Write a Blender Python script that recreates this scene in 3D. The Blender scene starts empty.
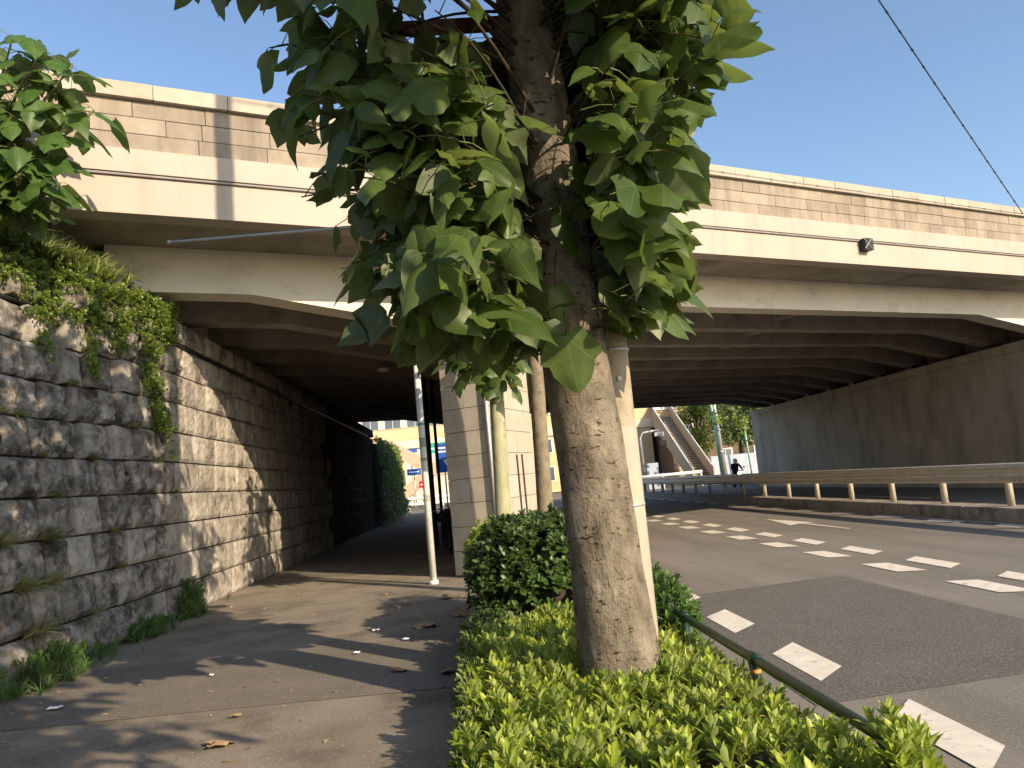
import bpy, math, random
import numpy as np
from mathutils import Matrix, Vector, Euler, noise

SC = bpy.context.scene
COL = SC.collection
R = math.radians
rng = np.random.default_rng(11)
random.seed(11)

# ------------------------------------------------------------------ camera
YAW, PITCH, ROLL = R(3.741), R(7.057), R(5.444)
fwd = Vector((math.sin(YAW) * math.cos(PITCH), math.cos(YAW) * math.cos(PITCH), math.sin(PITCH)))
r0 = Vector((math.cos(YAW), -math.sin(YAW), 0))
u0 = r0.cross(fwd)
rv = math.cos(ROLL) * r0 - math.sin(ROLL) * u0
uv_ = math.sin(ROLL) * r0 + math.cos(ROLL) * u0
cam = bpy.data.cameras.new('camera')
cam.sensor_width = 36; cam.lens = 780 / 1024 * 36; cam.clip_start = 0.05; cam.clip_end = 2000
camo = bpy.data.objects.new('camera', cam); COL.objects.link(camo)
camo.matrix_world = Matrix(((rv.x, uv_.x, -fwd.x, 0), (rv.y, uv_.y, -fwd.y, 0), (rv.z, uv_.z, -fwd.z, 1.55), (0, 0, 0, 1)))
SC.camera = camo

# ------------------------------------------------------------------ sky, sun, exposure
SUN_AZ, SUN_EL = 140.0, 25.0           # clockwise from +Y, and above the horizon
W = bpy.data.worlds.new('World'); SC.world = W; W.use_nodes = True
nt = W.node_tree; bg = nt.nodes['Background']
sky = nt.nodes.new('ShaderNodeTexSky'); sky.sky_type = 'NISHITA'; sky.sun_disc = False
sky.sun_elevation = R(SUN_EL); sky.sun_rotation = R(SUN_AZ)
sky.air_density = 1.0; sky.dust_density = 1.1; sky.ozone_density = 2.0
nt.links.new(sky.outputs[0], bg.inputs[0]); bg.inputs[1].default_value = 0.122
sl = bpy.data.lights.new('sun', 'SUN'); sl.energy = 3.8; sl.angle = R(0.55); sl.color = (1.0, 0.79, 0.56)
so = bpy.data.objects.new('sun', sl); COL.objects.link(so)
tosun = Vector((math.sin(R(SUN_AZ)) * math.cos(R(SUN_EL)), math.cos(R(SUN_AZ)) * math.cos(R(SUN_EL)), math.sin(R(SUN_EL))))
so.rotation_euler = tosun.to_track_quat('Z', 'Y').to_euler()
so.location = (20, -24, 15)
SC.view_settings.view_transform = 'Standard'; SC.view_settings.look = 'None'
SC.view_settings.exposure = 0.95; SC.view_settings.gamma = 1
SC.view_settings.use_curve_mapping = False

# ------------------------------------------------------------------ helpers
def tag(o, label=None, cat=None, group=None, kind=None):
    if label: o['label'] = label
    if cat: o['category'] = cat
    if group: o['group'] = group
    if kind: o['kind'] = kind
    return o

def empty(name, loc, label=None, cat=None, group=None, kind=None, rz=0):
    o = bpy.data.objects.new(name, None); COL.objects.link(o)
    o.location = loc; o.rotation_euler = (0, 0, rz); o.empty_display_size = .2
    return tag(o, label, cat, group, kind)

def world_off(p):
    v = Vector((0, 0, 0))
    while p is not None:
        v += p.location; p = p.parent
    return v

def link(name, me, parent=None, loc=None, rot=None, scale=None):
    o = bpy.data.objects.new(name, me); COL.objects.link(o)
    if parent is not None: o.parent = parent
    if loc is not None: o.location = loc
    if rot is not None: o.rotation_euler = rot
    if scale is not None: o.scale = scale
    return o

class MB:
    """collects polygons in world coordinates; build() links them as one mesh object"""
    def __init__(s): s.v = []; s.f = []
    def add(s, v, f):
        n = len(s.v); s.v += [tuple(p) for p in v]; s.f += [tuple(i + n for i in q) for q in f]; return s
    def box(s, x0, x1, y0, y1, z0, z1):
        return s.hexa([(x0, y0), (x1, y0), (x1, y1), (x0, y1)], z0, z1)
    def hexa(s, poly, z0, z1, poly2=None):
        n = len(poly); p2 = poly2 or poly
        v = [(x, y, z0) for x, y in poly] + [(x, y, z1) for x, y in p2]
        f = [tuple(range(n - 1, -1, -1)), tuple(range(n, 2 * n))] + [(i, (i + 1) % n, n + (i + 1) % n, n + i) for i in range(n)]
        return s.add(v, f)
    def bevbox(s, x0, x1, y0, y1, z0, z1, b=.01):
        v = []; 
        for z, i in ((z0, 0), (z0 + b, b), (z1 - b, b), (z1, 0)):
            e = b - i
            v += [(x0 + e, y0 + e, z), (x1 - e, y0 + e, z), (x1 - e, y1 - e, z), (x0 + e, y1 - e, z)]
        f = [(3, 2, 1, 0), (12, 13, 14, 15)]
        for k in range(3):
            for i in range(4):
                f.append((k * 4 + i, k * 4 + (i + 1) % 4, k * 4 + 4 + (i + 1) % 4, k * 4 + 4 + i))
        return s.add(v, f)
    def tube(s, pts, rad, n=10, cap=True):
        pts = [Vector(p) for p in pts]
        if not hasattr(rad, '__len__'): rad = [rad] * len(pts)
        v = []; f = []; prev = None
        for i, p in enumerate(pts):
            t = (pts[min(i + 1, len(pts) - 1)] - pts[max(i - 1, 0)]).normalized()
            if prev is None:
                a = Vector((1, 0, 0)) if abs(t.x) < .9 else Vector((0, 1, 0))
                prev = (a - t * a.dot(t)).normalized()
            else:
                prev = (prev - t * prev.dot(t)).normalized()
            b = t.cross(prev)
            for k in range(n):
                a = 2 * math.pi * k / n
                v.append(p + (prev * math.cos(a) + b * math.sin(a)) * rad[i])
        for i in range(len(pts) - 1):
            for k in range(n):
                f.append((i * n + k, i * n + (k + 1) % n, (i + 1) * n + (k + 1) % n, (i + 1) * n + k))
        if cap:
            f.append(tuple(range(n - 1, -1, -1))); f.append(tuple((len(pts) - 1) * n + k for k in range(n)))
        return s.add(v, f)
    def ball(s, c, r, n=12, m=8):
        if not hasattr(r, '__len__'): r = (r, r, r)
        v = [(c[0], c[1], c[2] - r[2])]; f = []
        for j in range(1, m):
            a = -math.pi / 2 + math.pi * j / m
            for k in range(n):
                b = 2 * math.pi * k / n
                v.append((c[0] + r[0] * math.cos(a) * math.cos(b), c[1] + r[1] * math.cos(a) * math.sin(b), c[2] + r[2] * math.sin(a)))
        v.append((c[0], c[1], c[2] + r[2]))
        for k in range(n):
            f.append((0, 1 + (k + 1) % n, 1 + k)); f.append((len(v) - 1, 1 + (m - 2) * n + k, 1 + (m - 2) * n + (k + 1) % n))
        for j in range(m - 2):
            for k in range(n):
                f.append((1 + j * n + k, 1 + j * n + (k + 1) % n, 1 + (j + 1) * n + (k + 1) % n, 1 + (j + 1) * n + k))
        return s.add(v, f)
    def torus(s, c, R_, r, axis='x', n=24, m=8):
        v = []; f = []
        for i in range(n):
            a = 2 * math.pi * i / n
            for j in range(m):
                b = 2 * math.pi * j / m
                rr = R_ + r * math.cos(b); q = (r * math.sin(b), rr * math.cos(a), rr * math.sin(a))
                v.append((c[0] + q[0], c[1] + q[1], c[2] + q[2]))
        for i in range(n):
            for j in range(m):
                f.append((i * m + j, i * m + (j + 1) % m, ((i + 1) % n) * m + (j + 1) % m, ((i + 1) % n) * m + j))
        return s.add(v, f)
    def mesh(s, name, mat, smooth=False):
        me = bpy.data.meshes.new(name); me.from_pydata(s.v, [], s.f)
        me.materials.append(mat)
        if smooth: me.polygons.foreach_set('use_smooth', [True] * len(me.polygons))
        me.update(); return me
    def build(s, name, mat, parent=None, smooth=False):
        me = s.mesh(name, mat, smooth)
        o = link(name, me, parent)
        if parent is not None: o.location = -world_off(parent)
        return o

def struct(o): o['kind'] = 'structure'; return o

# ------------------------------------------------------------------ materials
M = {}
def node(nt, t, **kw):
    n = nt.nodes.new(t)
    for k, v in kw.items():
        if k.startswith('i_'):
            key = k[2:]; key = int(key) if key.isdigit() else key
            n.inputs[key].default_value = v
        else: setattr(n, k, v)
    return n

def material(name, cols, scale=3.0, detail=6, stretch=(1, 1, 1), rough=.85, bump=.3, bscale=40, bdist=.01, spec=.3, metal=0,
             dirt=None, dscale=1.2, dlo=.5, dhi=.7, dstretch=(1, 1, 1), rand=0.0, speck=None, sscale=300, slo=.62, shi=.68, coord='world', bump2=None):
    m = bpy.data.materials.new(name); m.use_nodes = True; nt = m.node_tree; L = nt.links.new
    b = nt.nodes['Principled BSDF']
    b.inputs['Roughness'].default_value = rough; b.inputs['Specular IOR Level'].default_value = spec; b.inputs['Metallic'].default_value = metal
    if coord == 'world':
        pos = node(nt, 'ShaderNodeNewGeometry').outputs['Position']
    else:
        pos = node(nt, 'ShaderNodeTexCoord').outputs['Object']
    def mapped(st):
        mp = node(nt, 'ShaderNodeMapping'); mp.inputs['Scale'].default_value = st; L(pos, mp.inputs[0]); return mp.outputs[0]
    base = mapped(stretch)
    nz = node(nt, 'ShaderNodeTexNoise', i_Scale=scale, i_Detail=detail, i_Roughness=.6); L(base, nz.inputs['Vector'])
    cr = node(nt, 'ShaderNodeValToRGB'); L(nz.outputs[0], cr.inputs[0])
    n = len(cols); cr.color_ramp.elements[0].position = .32; cr.color_ramp.elements[1].position = .68
    cr.color_ramp.elements[0].color = (*cols[0], 1); cr.color_ramp.elements[1].color = (*cols[-1], 1)
    for i in range(1, n - 1):
        e = cr.color_ramp.elements.new(.32 + .36 * i / (n - 1)); e.color = (*cols[i], 1)
    out = cr.outputs[0]
    if dirt is not None:
        dn = node(nt, 'ShaderNodeTexNoise', i_Scale=dscale, i_Detail=8, i_Roughness=.65); L(mapped(dstretch), dn.inputs['Vector'])
        mr = node(nt, 'ShaderNodeMapRange', i_1=dlo, i_2=dhi); L(dn.outputs[0], mr.inputs[0])
        mx = node(nt, 'ShaderNodeMix', data_type='RGBA'); L(mr.outputs[0], mx.inputs[0]); L(out, mx.inputs[6]); mx.inputs[7].default_value = (*dirt, 1); out = mx.outputs[2]
    if speck is not None:
        sn = node(nt, 'ShaderNodeTexNoise', i_Scale=sscale, i_Detail=2); L(pos, sn.inputs['Vector'])
        mr = node(nt, 'ShaderNodeMapRange', i_1=slo, i_2=shi); L(sn.outputs[0], mr.inputs[0])
        mx = node(nt, 'ShaderNodeMix', data_type='RGBA'); L(mr.outputs[0], mx.inputs[0]); L(out, mx.inputs[6]); mx.inputs[7].default_value = (*speck, 1); out = mx.outputs[2]
    if rand:
        oi = node(nt, 'ShaderNodeObjectInfo'); mr = node(nt, 'ShaderNodeMapRange', i_3=1 - rand, i_4=1 + rand); L(oi.outputs['Random'], mr.inputs[0])
        hs = node(nt, 'ShaderNodeHueSaturation'); L(mr.outputs[0], hs.inputs['Value']); L(out, hs.inputs['Color']); out = hs.outputs[0]
    L(out, b.inputs['Base Color'])
    if bump:
        bn = node(nt, 'ShaderNodeTexNoise', i_Scale=bscale, i_Detail=8, i_Roughness=.65); L(base, bn.inputs['Vector'])
        bp = node(nt, 'ShaderNodeBump', i_Strength=bump, i_Distance=bdist); L(bn.outputs[0], bp.inputs['Height']); nrm = bp.outputs[0]
        if bump2:
            b2 = node(nt, 'ShaderNodeTexNoise', i_Scale=bump2[0], i_Detail=4); L(pos, b2.inputs['Vector'])
            bq = node(nt, 'ShaderNodeBump', i_Strength=bump2[1], i_Distance=bump2[2]); L(b2.outputs[0], bq.inputs['Height']); L(nrm, bq.inputs['Normal']); nrm = bq.outputs[0]
        L(nrm, b.inputs['Normal'])
    M[name] = m; return m

def leafmat(name, c0, c1, trans, tw=.35, rough=.45, veins=False, spec=.4):
    m = bpy.data.materials.new(name); m.use_nodes = True; nt = m.node_tree; L = nt.links.new
    b = nt.nodes['Principled BSDF']; out = nt.nodes['Material Output']
    b.inputs['Roughness'].default_value = rough; b.inputs['Specular IOR Level'].default_value = spec
    at = node(nt, 'ShaderNodeAttribute', attribute_name='rnd'); oi = node(nt, 'ShaderNodeObjectInfo')
    ad = node(nt, 'ShaderNodeMath', operation='ADD'); L(at.outputs['Fac'], ad.inputs[0]); L(oi.outputs['Random'], ad.inputs[1])
    fr = node(nt, 'ShaderNodeMath', operation='FRACT'); L(ad.outputs[0], fr.inputs[0])
    mx = node(nt, 'ShaderNodeMix', data_type='RGBA'); L(fr.outputs[0], mx.inputs[0]); mx.inputs[6].default_value = (*c0, 1); mx.inputs[7].default_value = (*c1, 1)
    col = mx.outputs[2]
    pos = node(nt, 'ShaderNodeNewGeometry')
    nz = node(nt, 'ShaderNodeTexNoise', i_Scale=9, i_Detail=4); L(pos.outputs['Position'], nz.inputs['Vector'])
    mr = node(nt, 'ShaderNodeMapRange', i_1=.3, i_2=.7, i_3=.8, i_4=1.2); L(nz.outputs[0], mr.inputs[0])
    hs = node(nt, 'ShaderNodeHueSaturation'); L(mr.outputs[0], hs.inputs['Value']); L(col, hs.inputs['Color']); col = hs.outputs[0]
    # underside of the blade is paler and greyer
    bf = node(nt, 'ShaderNodeMix', data_type='RGBA'); L(pos.outputs['Backfacing'], bf.inputs[0]); L(col, bf.inputs[6])
    h2 = node(nt, 'ShaderNodeHueSaturation'); h2.inputs['Saturation'].default_value = .72; h2.inputs['Value'].default_value = 1.35; L(col, h2.inputs['Color']); L(h2.outputs[0], bf.inputs[7]); col = bf.outputs[2]
    if veins:
        uv = node(nt, 'ShaderNodeUVMap'); sx = node(nt, 'ShaderNodeSeparateXYZ'); L(uv.outputs[0], sx.inputs[0])
        ax = node(nt, 'ShaderNodeMath', operation='ABSOLUTE'); L(sx.outputs[0], ax.inputs[0])
        ds = []
        for a in (0, 38, 75):
            c = node(nt, 'ShaderNodeMath', operation='MULTIPLY'); L(ax.outputs[0], c.inputs[0]); c.inputs[1].default_value = math.cos(R(a))
            s = node(nt, 'ShaderNodeMath', operation='MULTIPLY'); L(sx.outputs[1], s.inputs[0]); s.inputs[1].default_value = math.sin(R(a))
            d = node(nt, 'ShaderNodeMath', operation='SUBTRACT'); L(c.outputs[0], d.inputs[0]); L(s.outputs[0], d.inputs[1])
            e = node(nt, 'ShaderNodeMath', operation='ABSOLUTE'); L(d.outputs[0], e.inputs[0]); ds.append(e.outputs[0])
        cur = ds[0]
        for d in ds[1:]:
            mn = node(nt, 'ShaderNodeMath', operation='MINIMUM'); L(cur, mn.inputs[0]); L(d, mn.inputs[1]); cur = mn.outputs[0]
        vm = node(nt, 'ShaderNodeMapRange', i_1=.004, i_2=.013, i_3=.38, i_4=0.0); L(cur, vm.inputs[0])
        v = node(nt, 'ShaderNodeMix', data_type='RGBA'); L(vm.outputs[0], v.inputs[0]); L(col, v.inputs[6]); v.inputs[7].default_value = (.22, .28, .10, 1); col = v.outputs[2]
        bp = node(nt, 'ShaderNodeBump', i_Strength=.35, i_Distance=.004); L(vm.outputs[0], bp.inputs['Height']); bp.invert = True; L(bp.outputs[0], b.inputs['Normal'])
    L(col, b.inputs['Base Color'])
    tr = node(nt, 'ShaderNodeBsdfTranslucent')
    tm = node(nt, 'ShaderNodeMix', data_type='RGBA'); tm.blend_type = 'MULTIPLY'; tm.inputs[0].default_value = 0.0; L(col, tm.inputs[6]); 
    tc = node(nt, 'ShaderNodeMix', data_type='RGBA'); tc.inputs[0].default_value = .6; L(col, tc.inputs[6]); tc.inputs[7].default_value = (*trans, 1); L(tc.outputs[2], tr.inputs[0])
    ms = node(nt, 'ShaderNodeMixShader'); ms.inputs[0].default_value = tw; L(b.outputs[0], ms.inputs[1]); L(tr.outputs[0], ms.inputs[2])
    L(ms.outputs[0], out.inputs[0])
    M[name] = m; return m

material('asphalt_walk', [(.185, .162, .128), (.235, .206, .162), (.28, .246, .195)], scale=1.3, rough=.92, bump=.7, bscale=60, bdist=.008, dirt=(.125, .11, .085), dscale=1.1, dlo=.50, dhi=.66, speck=(.42, .38, .31), sscale=42, slo=.63, shi=.70)
material('asphalt_road', [(.165, .153, .133), (.19, .177, .154), (.215, .20, .175)], scale=.9, stretch=(1, .35, 1), rough=.9, bump=.6, bscale=90, bdist=.006, speck=(.29, .275, .24), sscale=55, slo=.58, shi=.70, dirt=(.135, .125, .11), dscale=.7, dstretch=(1.6, .12, 1), dlo=.48, dhi=.70)
material('asphalt_patch', [(.098, .092, .083), (.12, .113, .102)], scale=2, rough=.9, bump=.6, bscale=170, bdist=.007, speck=(.24, .225, .20), sscale=60, slo=.54, shi=.66)
material('ground_mat', [(.09, .085, .075), (.13, .12, .105)], scale=.4)
material('soil', [(.05, .035, .022), (.09, .065, .04)], scale=6, bump=1, bscale=30, bdist=.03)
material('road_paint', [(.62, .585, .51), (.74, .70, .61)], scale=6, rough=.7, dirt=(.24, .225, .195), dscale=9, dlo=.58, dhi=.70, bump=.3, bscale=150, bdist=.004)
material('kerb_stone', [(.24, .22, .19), (.34, .31, .27)], scale=5, dirt=(.12, .11, .09), dscale=3)
material('bridge_paint', [(.40, .335, .28), (.435, .365, .305)], scale=.8, rough=.6, bump=.12, bscale=14, bdist=.01, dirt=(.32, .265, .21), dscale=2.2, dlo=.52, dhi=.82, dstretch=(1, 1, .16))
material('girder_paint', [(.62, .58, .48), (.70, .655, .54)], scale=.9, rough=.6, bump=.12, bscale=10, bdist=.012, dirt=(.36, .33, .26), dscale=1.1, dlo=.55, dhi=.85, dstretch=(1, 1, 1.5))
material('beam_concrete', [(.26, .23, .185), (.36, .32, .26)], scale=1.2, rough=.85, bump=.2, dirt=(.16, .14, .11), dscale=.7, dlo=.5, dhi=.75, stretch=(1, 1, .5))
material('parapet_block', [(.255, .22, .17), (.33, .285, .225)], scale=3, rough=.85, bump=.35, bscale=60, rand=.12, dirt=(.19, .16, .125), dscale=3.2, dlo=.47, dhi=.72, dstretch=(1, 1, .18))
material('coping_stone', [(.37, .325, .26), (.44, .39, .31)], scale=4, rough=.85, bump=.35, bscale=60, rand=.06, dirt=(.3, .25, .18), dscale=2.4, dlo=.56, dhi=.8)
material('dark_joint', [(.06, .05, .04), (.10, .085, .07)], scale=10)
material('pier_panel', [(.40, .365, .30), (.49, .445, .37)], scale=5, rough=.75, bump=.15, bscale=80, rand=.05, speck=(.30, .27, .22), sscale=220, dirt=(.34, .30, .24), dscale=2, dlo=.55, dhi=.8)
material('stone_rough', [(.10, .09, .076), (.26, .24, .205), (.44, .41, .36)], scale=5.5, rough=.9, bump=.9, bscale=26, bdist=.035, rand=.22, dirt=(.06, .053, .044), dscale=3.4, dlo=.49, dhi=.64, bump2=(120, .5, .008))
material('stone_pale', [(.23, .215, .185), (.35, .325, .28), (.46, .43, .375)], scale=6, rough=.9, bump=.7, bscale=30, bdist=.025, rand=.15, dirt=(.10, .09, .075), dscale=3.0, dlo=.50, dhi=.66, bump2=(140, .5, .006))
material('stone_shade', [(.022, .019, .016), (.045, .04, .034)], scale=5, rough=.95, bump=.7, bscale=30, bdist=.025, rand=.15)  # near-black copy of the wall stone: passage shade put into the colour
material('wall_concrete', [(.42, .38, .31), (.53, .48, .40)], scale=.7, rough=.85, bump=.2, bscale=30, dirt=(.27, .24, .19), dscale=1.1, dlo=.46, dhi=.74, dstretch=(1, 1, .35))
material('rail_metal', [(.55, .50, .40), (.66, .60, .49)], scale=4, rough=.45, bump=.1, dirt=(.14, .10, .07), dscale=5, dlo=.62, dhi=.7, metal=.2, dstretch=(1, 1, 3))
material('post_metal', [(.45, .39, .29), (.58, .51, .39)], scale=6, rough=.6, dirt=(.2, .13, .08), dscale=8, dlo=.6, dhi=.7)
material('green_pipe', [(.005, .028, .014), (.009, .042, .022)], scale=8, rough=.38, bump=.08, spec=.5, dirt=(.05, .07, .05), dscale=9, dlo=.6, dhi=.75)
material('orange_sticker', [(.55, .26, .04), (.6, .3, .05)], scale=8)
material('pole_concrete', [(.30, .255, .185), (.40, .345, .26)], scale=4, rough=.85, bump=.25, bscale=70, stretch=(1, 1, .3), dirt=(.2, .17, .12), dscale=3, dlo=.55, dhi=.75)
material('pole_sheet', [(.34, .305, .245), (.41, .37, .305)], scale=3, rough=.6, bump=.25, bscale=8, bdist=.01)
material('rust', [(.10, .028, .014), (.20, .07, .035), (.42, .36, .30)], scale=9, rough=.85, bump=.5, bscale=60, stretch=(1, 1, .5))
material('grey_steel', [(.42, .42, .41), (.55, .55, .53)], scale=6, rough=.4, metal=.5)
material('white_plate', [(.78, .76, .72), (.84, .82, .78)], scale=4, rough=.4)
material('black_plastic', [(.012, .012, .012), (.025, .025, .025)], scale=5, rough=.5)
material('pale_pole', [(.56, .60, .55), (.66, .69, .63)], scale=5, rough=.5, dirt=(.33, .34, .29), dscale=6, dlo=.6, dhi=.7, stretch=(1, 1, .4))
material('sticker_grey', [(.25, .27, .23), (.36, .37, .33)], scale=30, rough=.7)
material('bark', [(.10, .085, .062), (.20, .172, .13), (.31, .27, .205)], scale=7, stretch=(1, 1, .6), rough=.9, bump=1.0, bscale=16, bdist=.045, dirt=(.030, .023, .016), dscale=13, dlo=.585, dhi=.64, dstretch=(1, 1, 2.6), speck=(.15, .16, .10), sscale=5, slo=.6, shi=.95, bump2=(70, .6, .012))
material('bark_pale', [(.24, .25, .15), (.33, .33, .20), (.40, .39, .25)], scale=4, stretch=(1, 1, .4), rough=.85, bump=.4, bscale=25, bdist=.015, dirt=(.17, .15, .10), dscale=5, dlo=.55, dhi=.7, dstretch=(1, 1, .6))
material('bark_grey', [(.17, .145, .10), (.25, .215, .15)], scale=5, rough=.9, bump=.6, bscale=25, bdist=.02, dirt=(.1, .085, .06), dscale=6)
material('bark_dark', [(.03, .024, .017), (.06, .048, .034)], scale=12, rough=.9)
material('stem_green', [(.12, .15, .05), (.2, .21, .08)], scale=12, rough=.6)
material('twig', [(.05, .045, .022), (.09, .075, .04)], scale=12)
material('ochre_wall', [(.66, .46, .25), (.76, .55, .32)], scale=.8, rough=.8, dirt=(.5, .34, .18), dscale=1, dlo=.55, dhi=.8)
material('cream_band', [(.78, .63, .42), (.85, .70, .48)], scale=1, rough=.7)
material('tan_stair', [(.44, .36, .25), (.55, .45, .31)], scale=2, rough=.8, dirt=(.3, .25, .18), dscale=2)
material('stair_step', [(.20, .17, .13), (.27, .23, .17)], scale=4)
material('building_wall', [(.60, .52, .41), (.70, .61, .49)], scale=.5)
material('brown_wall', [(.12, .085, .055), (.17, .125, .085)], scale=.8)
material('glass', [(.08, .10, .12), (.13, .155, .18)], scale=.4, rough=.12, spec=.6, bump=0)
material('hoarding', [(.38, .44, .52), (.44, .50, .58)], scale=1, rough=.6)
material('white_paint', [(.76, .76, .74), (.82, .82, .8)], scale=4, rough=.5)
material('mint_paint', [(.30, .58, .44), (.36, .64, .50)], scale=4, rough=.5)
material('blue_sign', [(.02, .085, .36), (.03, .11, .42)], scale=3, rough=.4)
material('green_sign', [(.04, .36, .2), (.06, .42, .25)], scale=3, rough=.4)
material('red_sign', [(.45, .02, .02), (.5, .03, .03)], scale=3, rough=.4)
material('black_cloth', [(.01, .01, .012), (.022, .022, .025)], scale=20, rough=.85)
material('tyre', [(.012, .012, .012), (.02, .02, .02)], scale=20, rough=.8)
material('dry_leaf', [(.30, .19, .09), (.46, .33, .18)], scale=14, rough=.8, rand=.25)
material('paper', [(.74, .74, .74), (.84, .84, .84)], scale=14, rough=.8)
material('orange_pole', [(.50, .24, .05), (.58, .3, .08)], scale=5, rough=.6)

def lamp_mat(name, col, s):
    m = bpy.data.materials.new(name); m.use_nodes = True; b = m.node_tree.nodes['Principled BSDF']
    b.inputs['Base Color'].default_value = (.8, .8, .75, 1); b.inputs['Emission Color'].default_value = (*col, 1); b.inputs['Emission Strength'].default_value = s; M[name] = m
lamp_mat('headlamp', (1, .75, .45), 6)

leafmat('tree_leaf', (.046, .086, .019), (.105, .160, .040), (.26, .35, .05), tw=.40, rough=.42, veins=True)
leafmat('tree_leaf_far', (.042, .080, .018), (.090, .142, .036), (.24, .32, .05), tw=.38, rough=.45)
leafmat('sapling_leaf', (.055, .115, .022), (.085, .155, .032), (.20, .30, .05), tw=.35, rough=.45, veins=True)
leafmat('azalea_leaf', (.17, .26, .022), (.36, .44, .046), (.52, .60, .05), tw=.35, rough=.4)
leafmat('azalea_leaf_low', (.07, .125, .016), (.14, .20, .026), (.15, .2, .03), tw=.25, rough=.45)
leafmat('glossy_leaf', (.036, .080, .018), (.075, .130, .028), (.08, .14, .02), tw=.18, rough=.42, spec=.45)
leafmat('vine_leaf', (.085, .145, .020), (.19, .26, .038), (.28, .38, .05), tw=.3, rough=.45)
leafmat('grass_leaf', (.11, .19, .025), (.26, .33, .05), (.34, .42, .06), tw=.35, rough=.5)
leafmat('weed_leaf', (.05, .115, .022), (.10, .19, .035), (.2, .3, .04), tw=.3, rough=.5)
leafmat('moss_grass', (.10, .11, .025), (.2, .19, .05), (.25, .25, .05), tw=.3, rough=.6)

# ------------------------------------------------------------------ leaf shapes
def leaf_variant(kind, fold, curl, ripple, seed, fine=True):
    """lobed blade: returns verts, tris, uv; base at the origin, tip towards +Y, unit length"""
    if kind == 0:   # three broad lobes, long middle one
        h = [(0, .0), (.10, -.05), (.24, -.06), (.38, .00), (.46, .12), (.53, .28), (.60, .46), (.60, .60), (.50, .57), (.42, .56), (.36, .60), (.35, .72), (.28, .90), (.14, 1.08), (0, 1.25)]
    elif kind == 1: # shallow shoulders
        h = [(0, .0), (.12, -.04), (.27, -.04), (.40, .06), (.47, .20), (.51, .36), (.53, .52), (.48, .58), (.42, .64), (.37, .72), (.32, .83), (.25, .94), (.17, 1.05), (.08, 1.16), (0, 1.27)]
    elif kind == 2: # long heart, no lobes
        h = [(0, .0), (.09, -.05), (.20, -.05), (.30, .02), (.37, .14), (.41, .28), (.41, .42), (.38, .57), (.33, .71), (.27, .84), (.20, .97), (.13, 1.08), (.07, 1.18), (.03, 1.27), (0, 1.34)]
    else:           # five lobes, squarish
        h = [(0, .02), (.10, -.07), (.24, -.13), (.35, -.13), (.43, .00), (.50, .12), (.60, .28), (.66, .44), (.56, .47), (.47, .51), (.42, .60), (.40, .74), (.31, .92), (.14, 1.05), (0, 1.16)]
    r = random.Random(seed)
    V = []; UV = []; T = []
    def put(x, y):
        ax = abs(x)
        z = -fold * ax - curl * y * y + ripple * math.sin(7 * y + 3 * ax + seed) * ax + ripple * .5 * math.sin(11 * x + seed * 2)
        V.append((x, y, z)); UV.append((x, y)); return len(V) - 1
    mids = [put(0, max(0.0, p[1])) for p in h]
    for sgn in (1, -1):
        jig = [(p[0] * (1 + r.uniform(-.06, .06)), p[1] + r.uniform(-.02, .02)) for p in h]
        rows = [mids]
        fr = (.5, 1.0) if fine else (1.0,)
        for f in fr:
            rows.append([mids[i] if i in (0, len(h) - 1) else put(sgn * p[0] * f, max(0.0, p[1]) * (1 - f) + p[1] * f) for i, p in enumerate(jig)])
        for a, b in zip(rows[:-1], rows[1:]):
            for i in range(len(h) - 1):
                q = [a[i], b[i], b[i + 1], a[i + 1]]
                q = [q[k] for k in range(4) if q[k] != q[k - 1]]
                if sgn < 0: q = q[::-1]
                if len(q) >= 3: T.append((q[0], q[1], q[2]))
                if len(q) == 4: T.append((q[0], q[2], q[3]))
    return np.array(V), np.array(T), np.array(UV)

def tri_mesh(name, V, T, UV, mat, rnd=None, smooth=True):
    me = bpy.data.meshes.new(name)
    nv, ntri = len(V), len(T)
    me.vertices.add(nv); me.vertices.foreach_set('co', np.asarray(V, dtype=np.float32).ravel())
    me.loops.add(ntri * 3); me.loops.foreach_set('vertex_index', np.asarray(T, dtype=np.int32).ravel())
    me.polygons.add(ntri); me.polygons.foreach_set('loop_start', np.arange(0, ntri * 3, 3, dtype=np.int32))
    if smooth: me.polygons.foreach_set('use_smooth', np.ones(ntri, dtype=bool))
    if UV is not None:
        ul = me.uv_layers.new(name='UVMap'); ul.data.foreach_set('uv', np.asarray(UV, dtype=np.float32)[np.asarray(T).ravel()].ravel())
    if rnd is not None:
        at = me.attributes.new('rnd', 'FLOAT', 'POINT'); at.data.foreach_set('value', np.asarray(rnd, dtype=np.float32))
    me.materials.append(mat); me.update(calc_edges=True); me.validate()
    return me

def join_instances(name, variants, mats, mat, parent=None, smooth=True, kind='stuff'):
    """variants: list of (V,T,UV); mats: list of (variant index, 4x4 array) in world space"""
    Vs, Ts, Us, Rs = [], [], [], []; off = 0
    for vi, m in mats:
        V, T, U = variants[vi]
        Vs.append(V @ m[:3, :3].T + m[:3, 3]); Ts.append(T + off); Us.append(U); Rs.append(np.full(len(V), random.random())); off += len(V)
    me = tri_mesh(name, np.concatenate(Vs), np.concatenate(Ts), np.concatenate(Us), mat, np.concatenate(Rs), smooth)
    o = link(name, me, parent)
    if parent is not None: o.location = -world_off(parent)
    if kind: o['kind'] = kind
    return o

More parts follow.
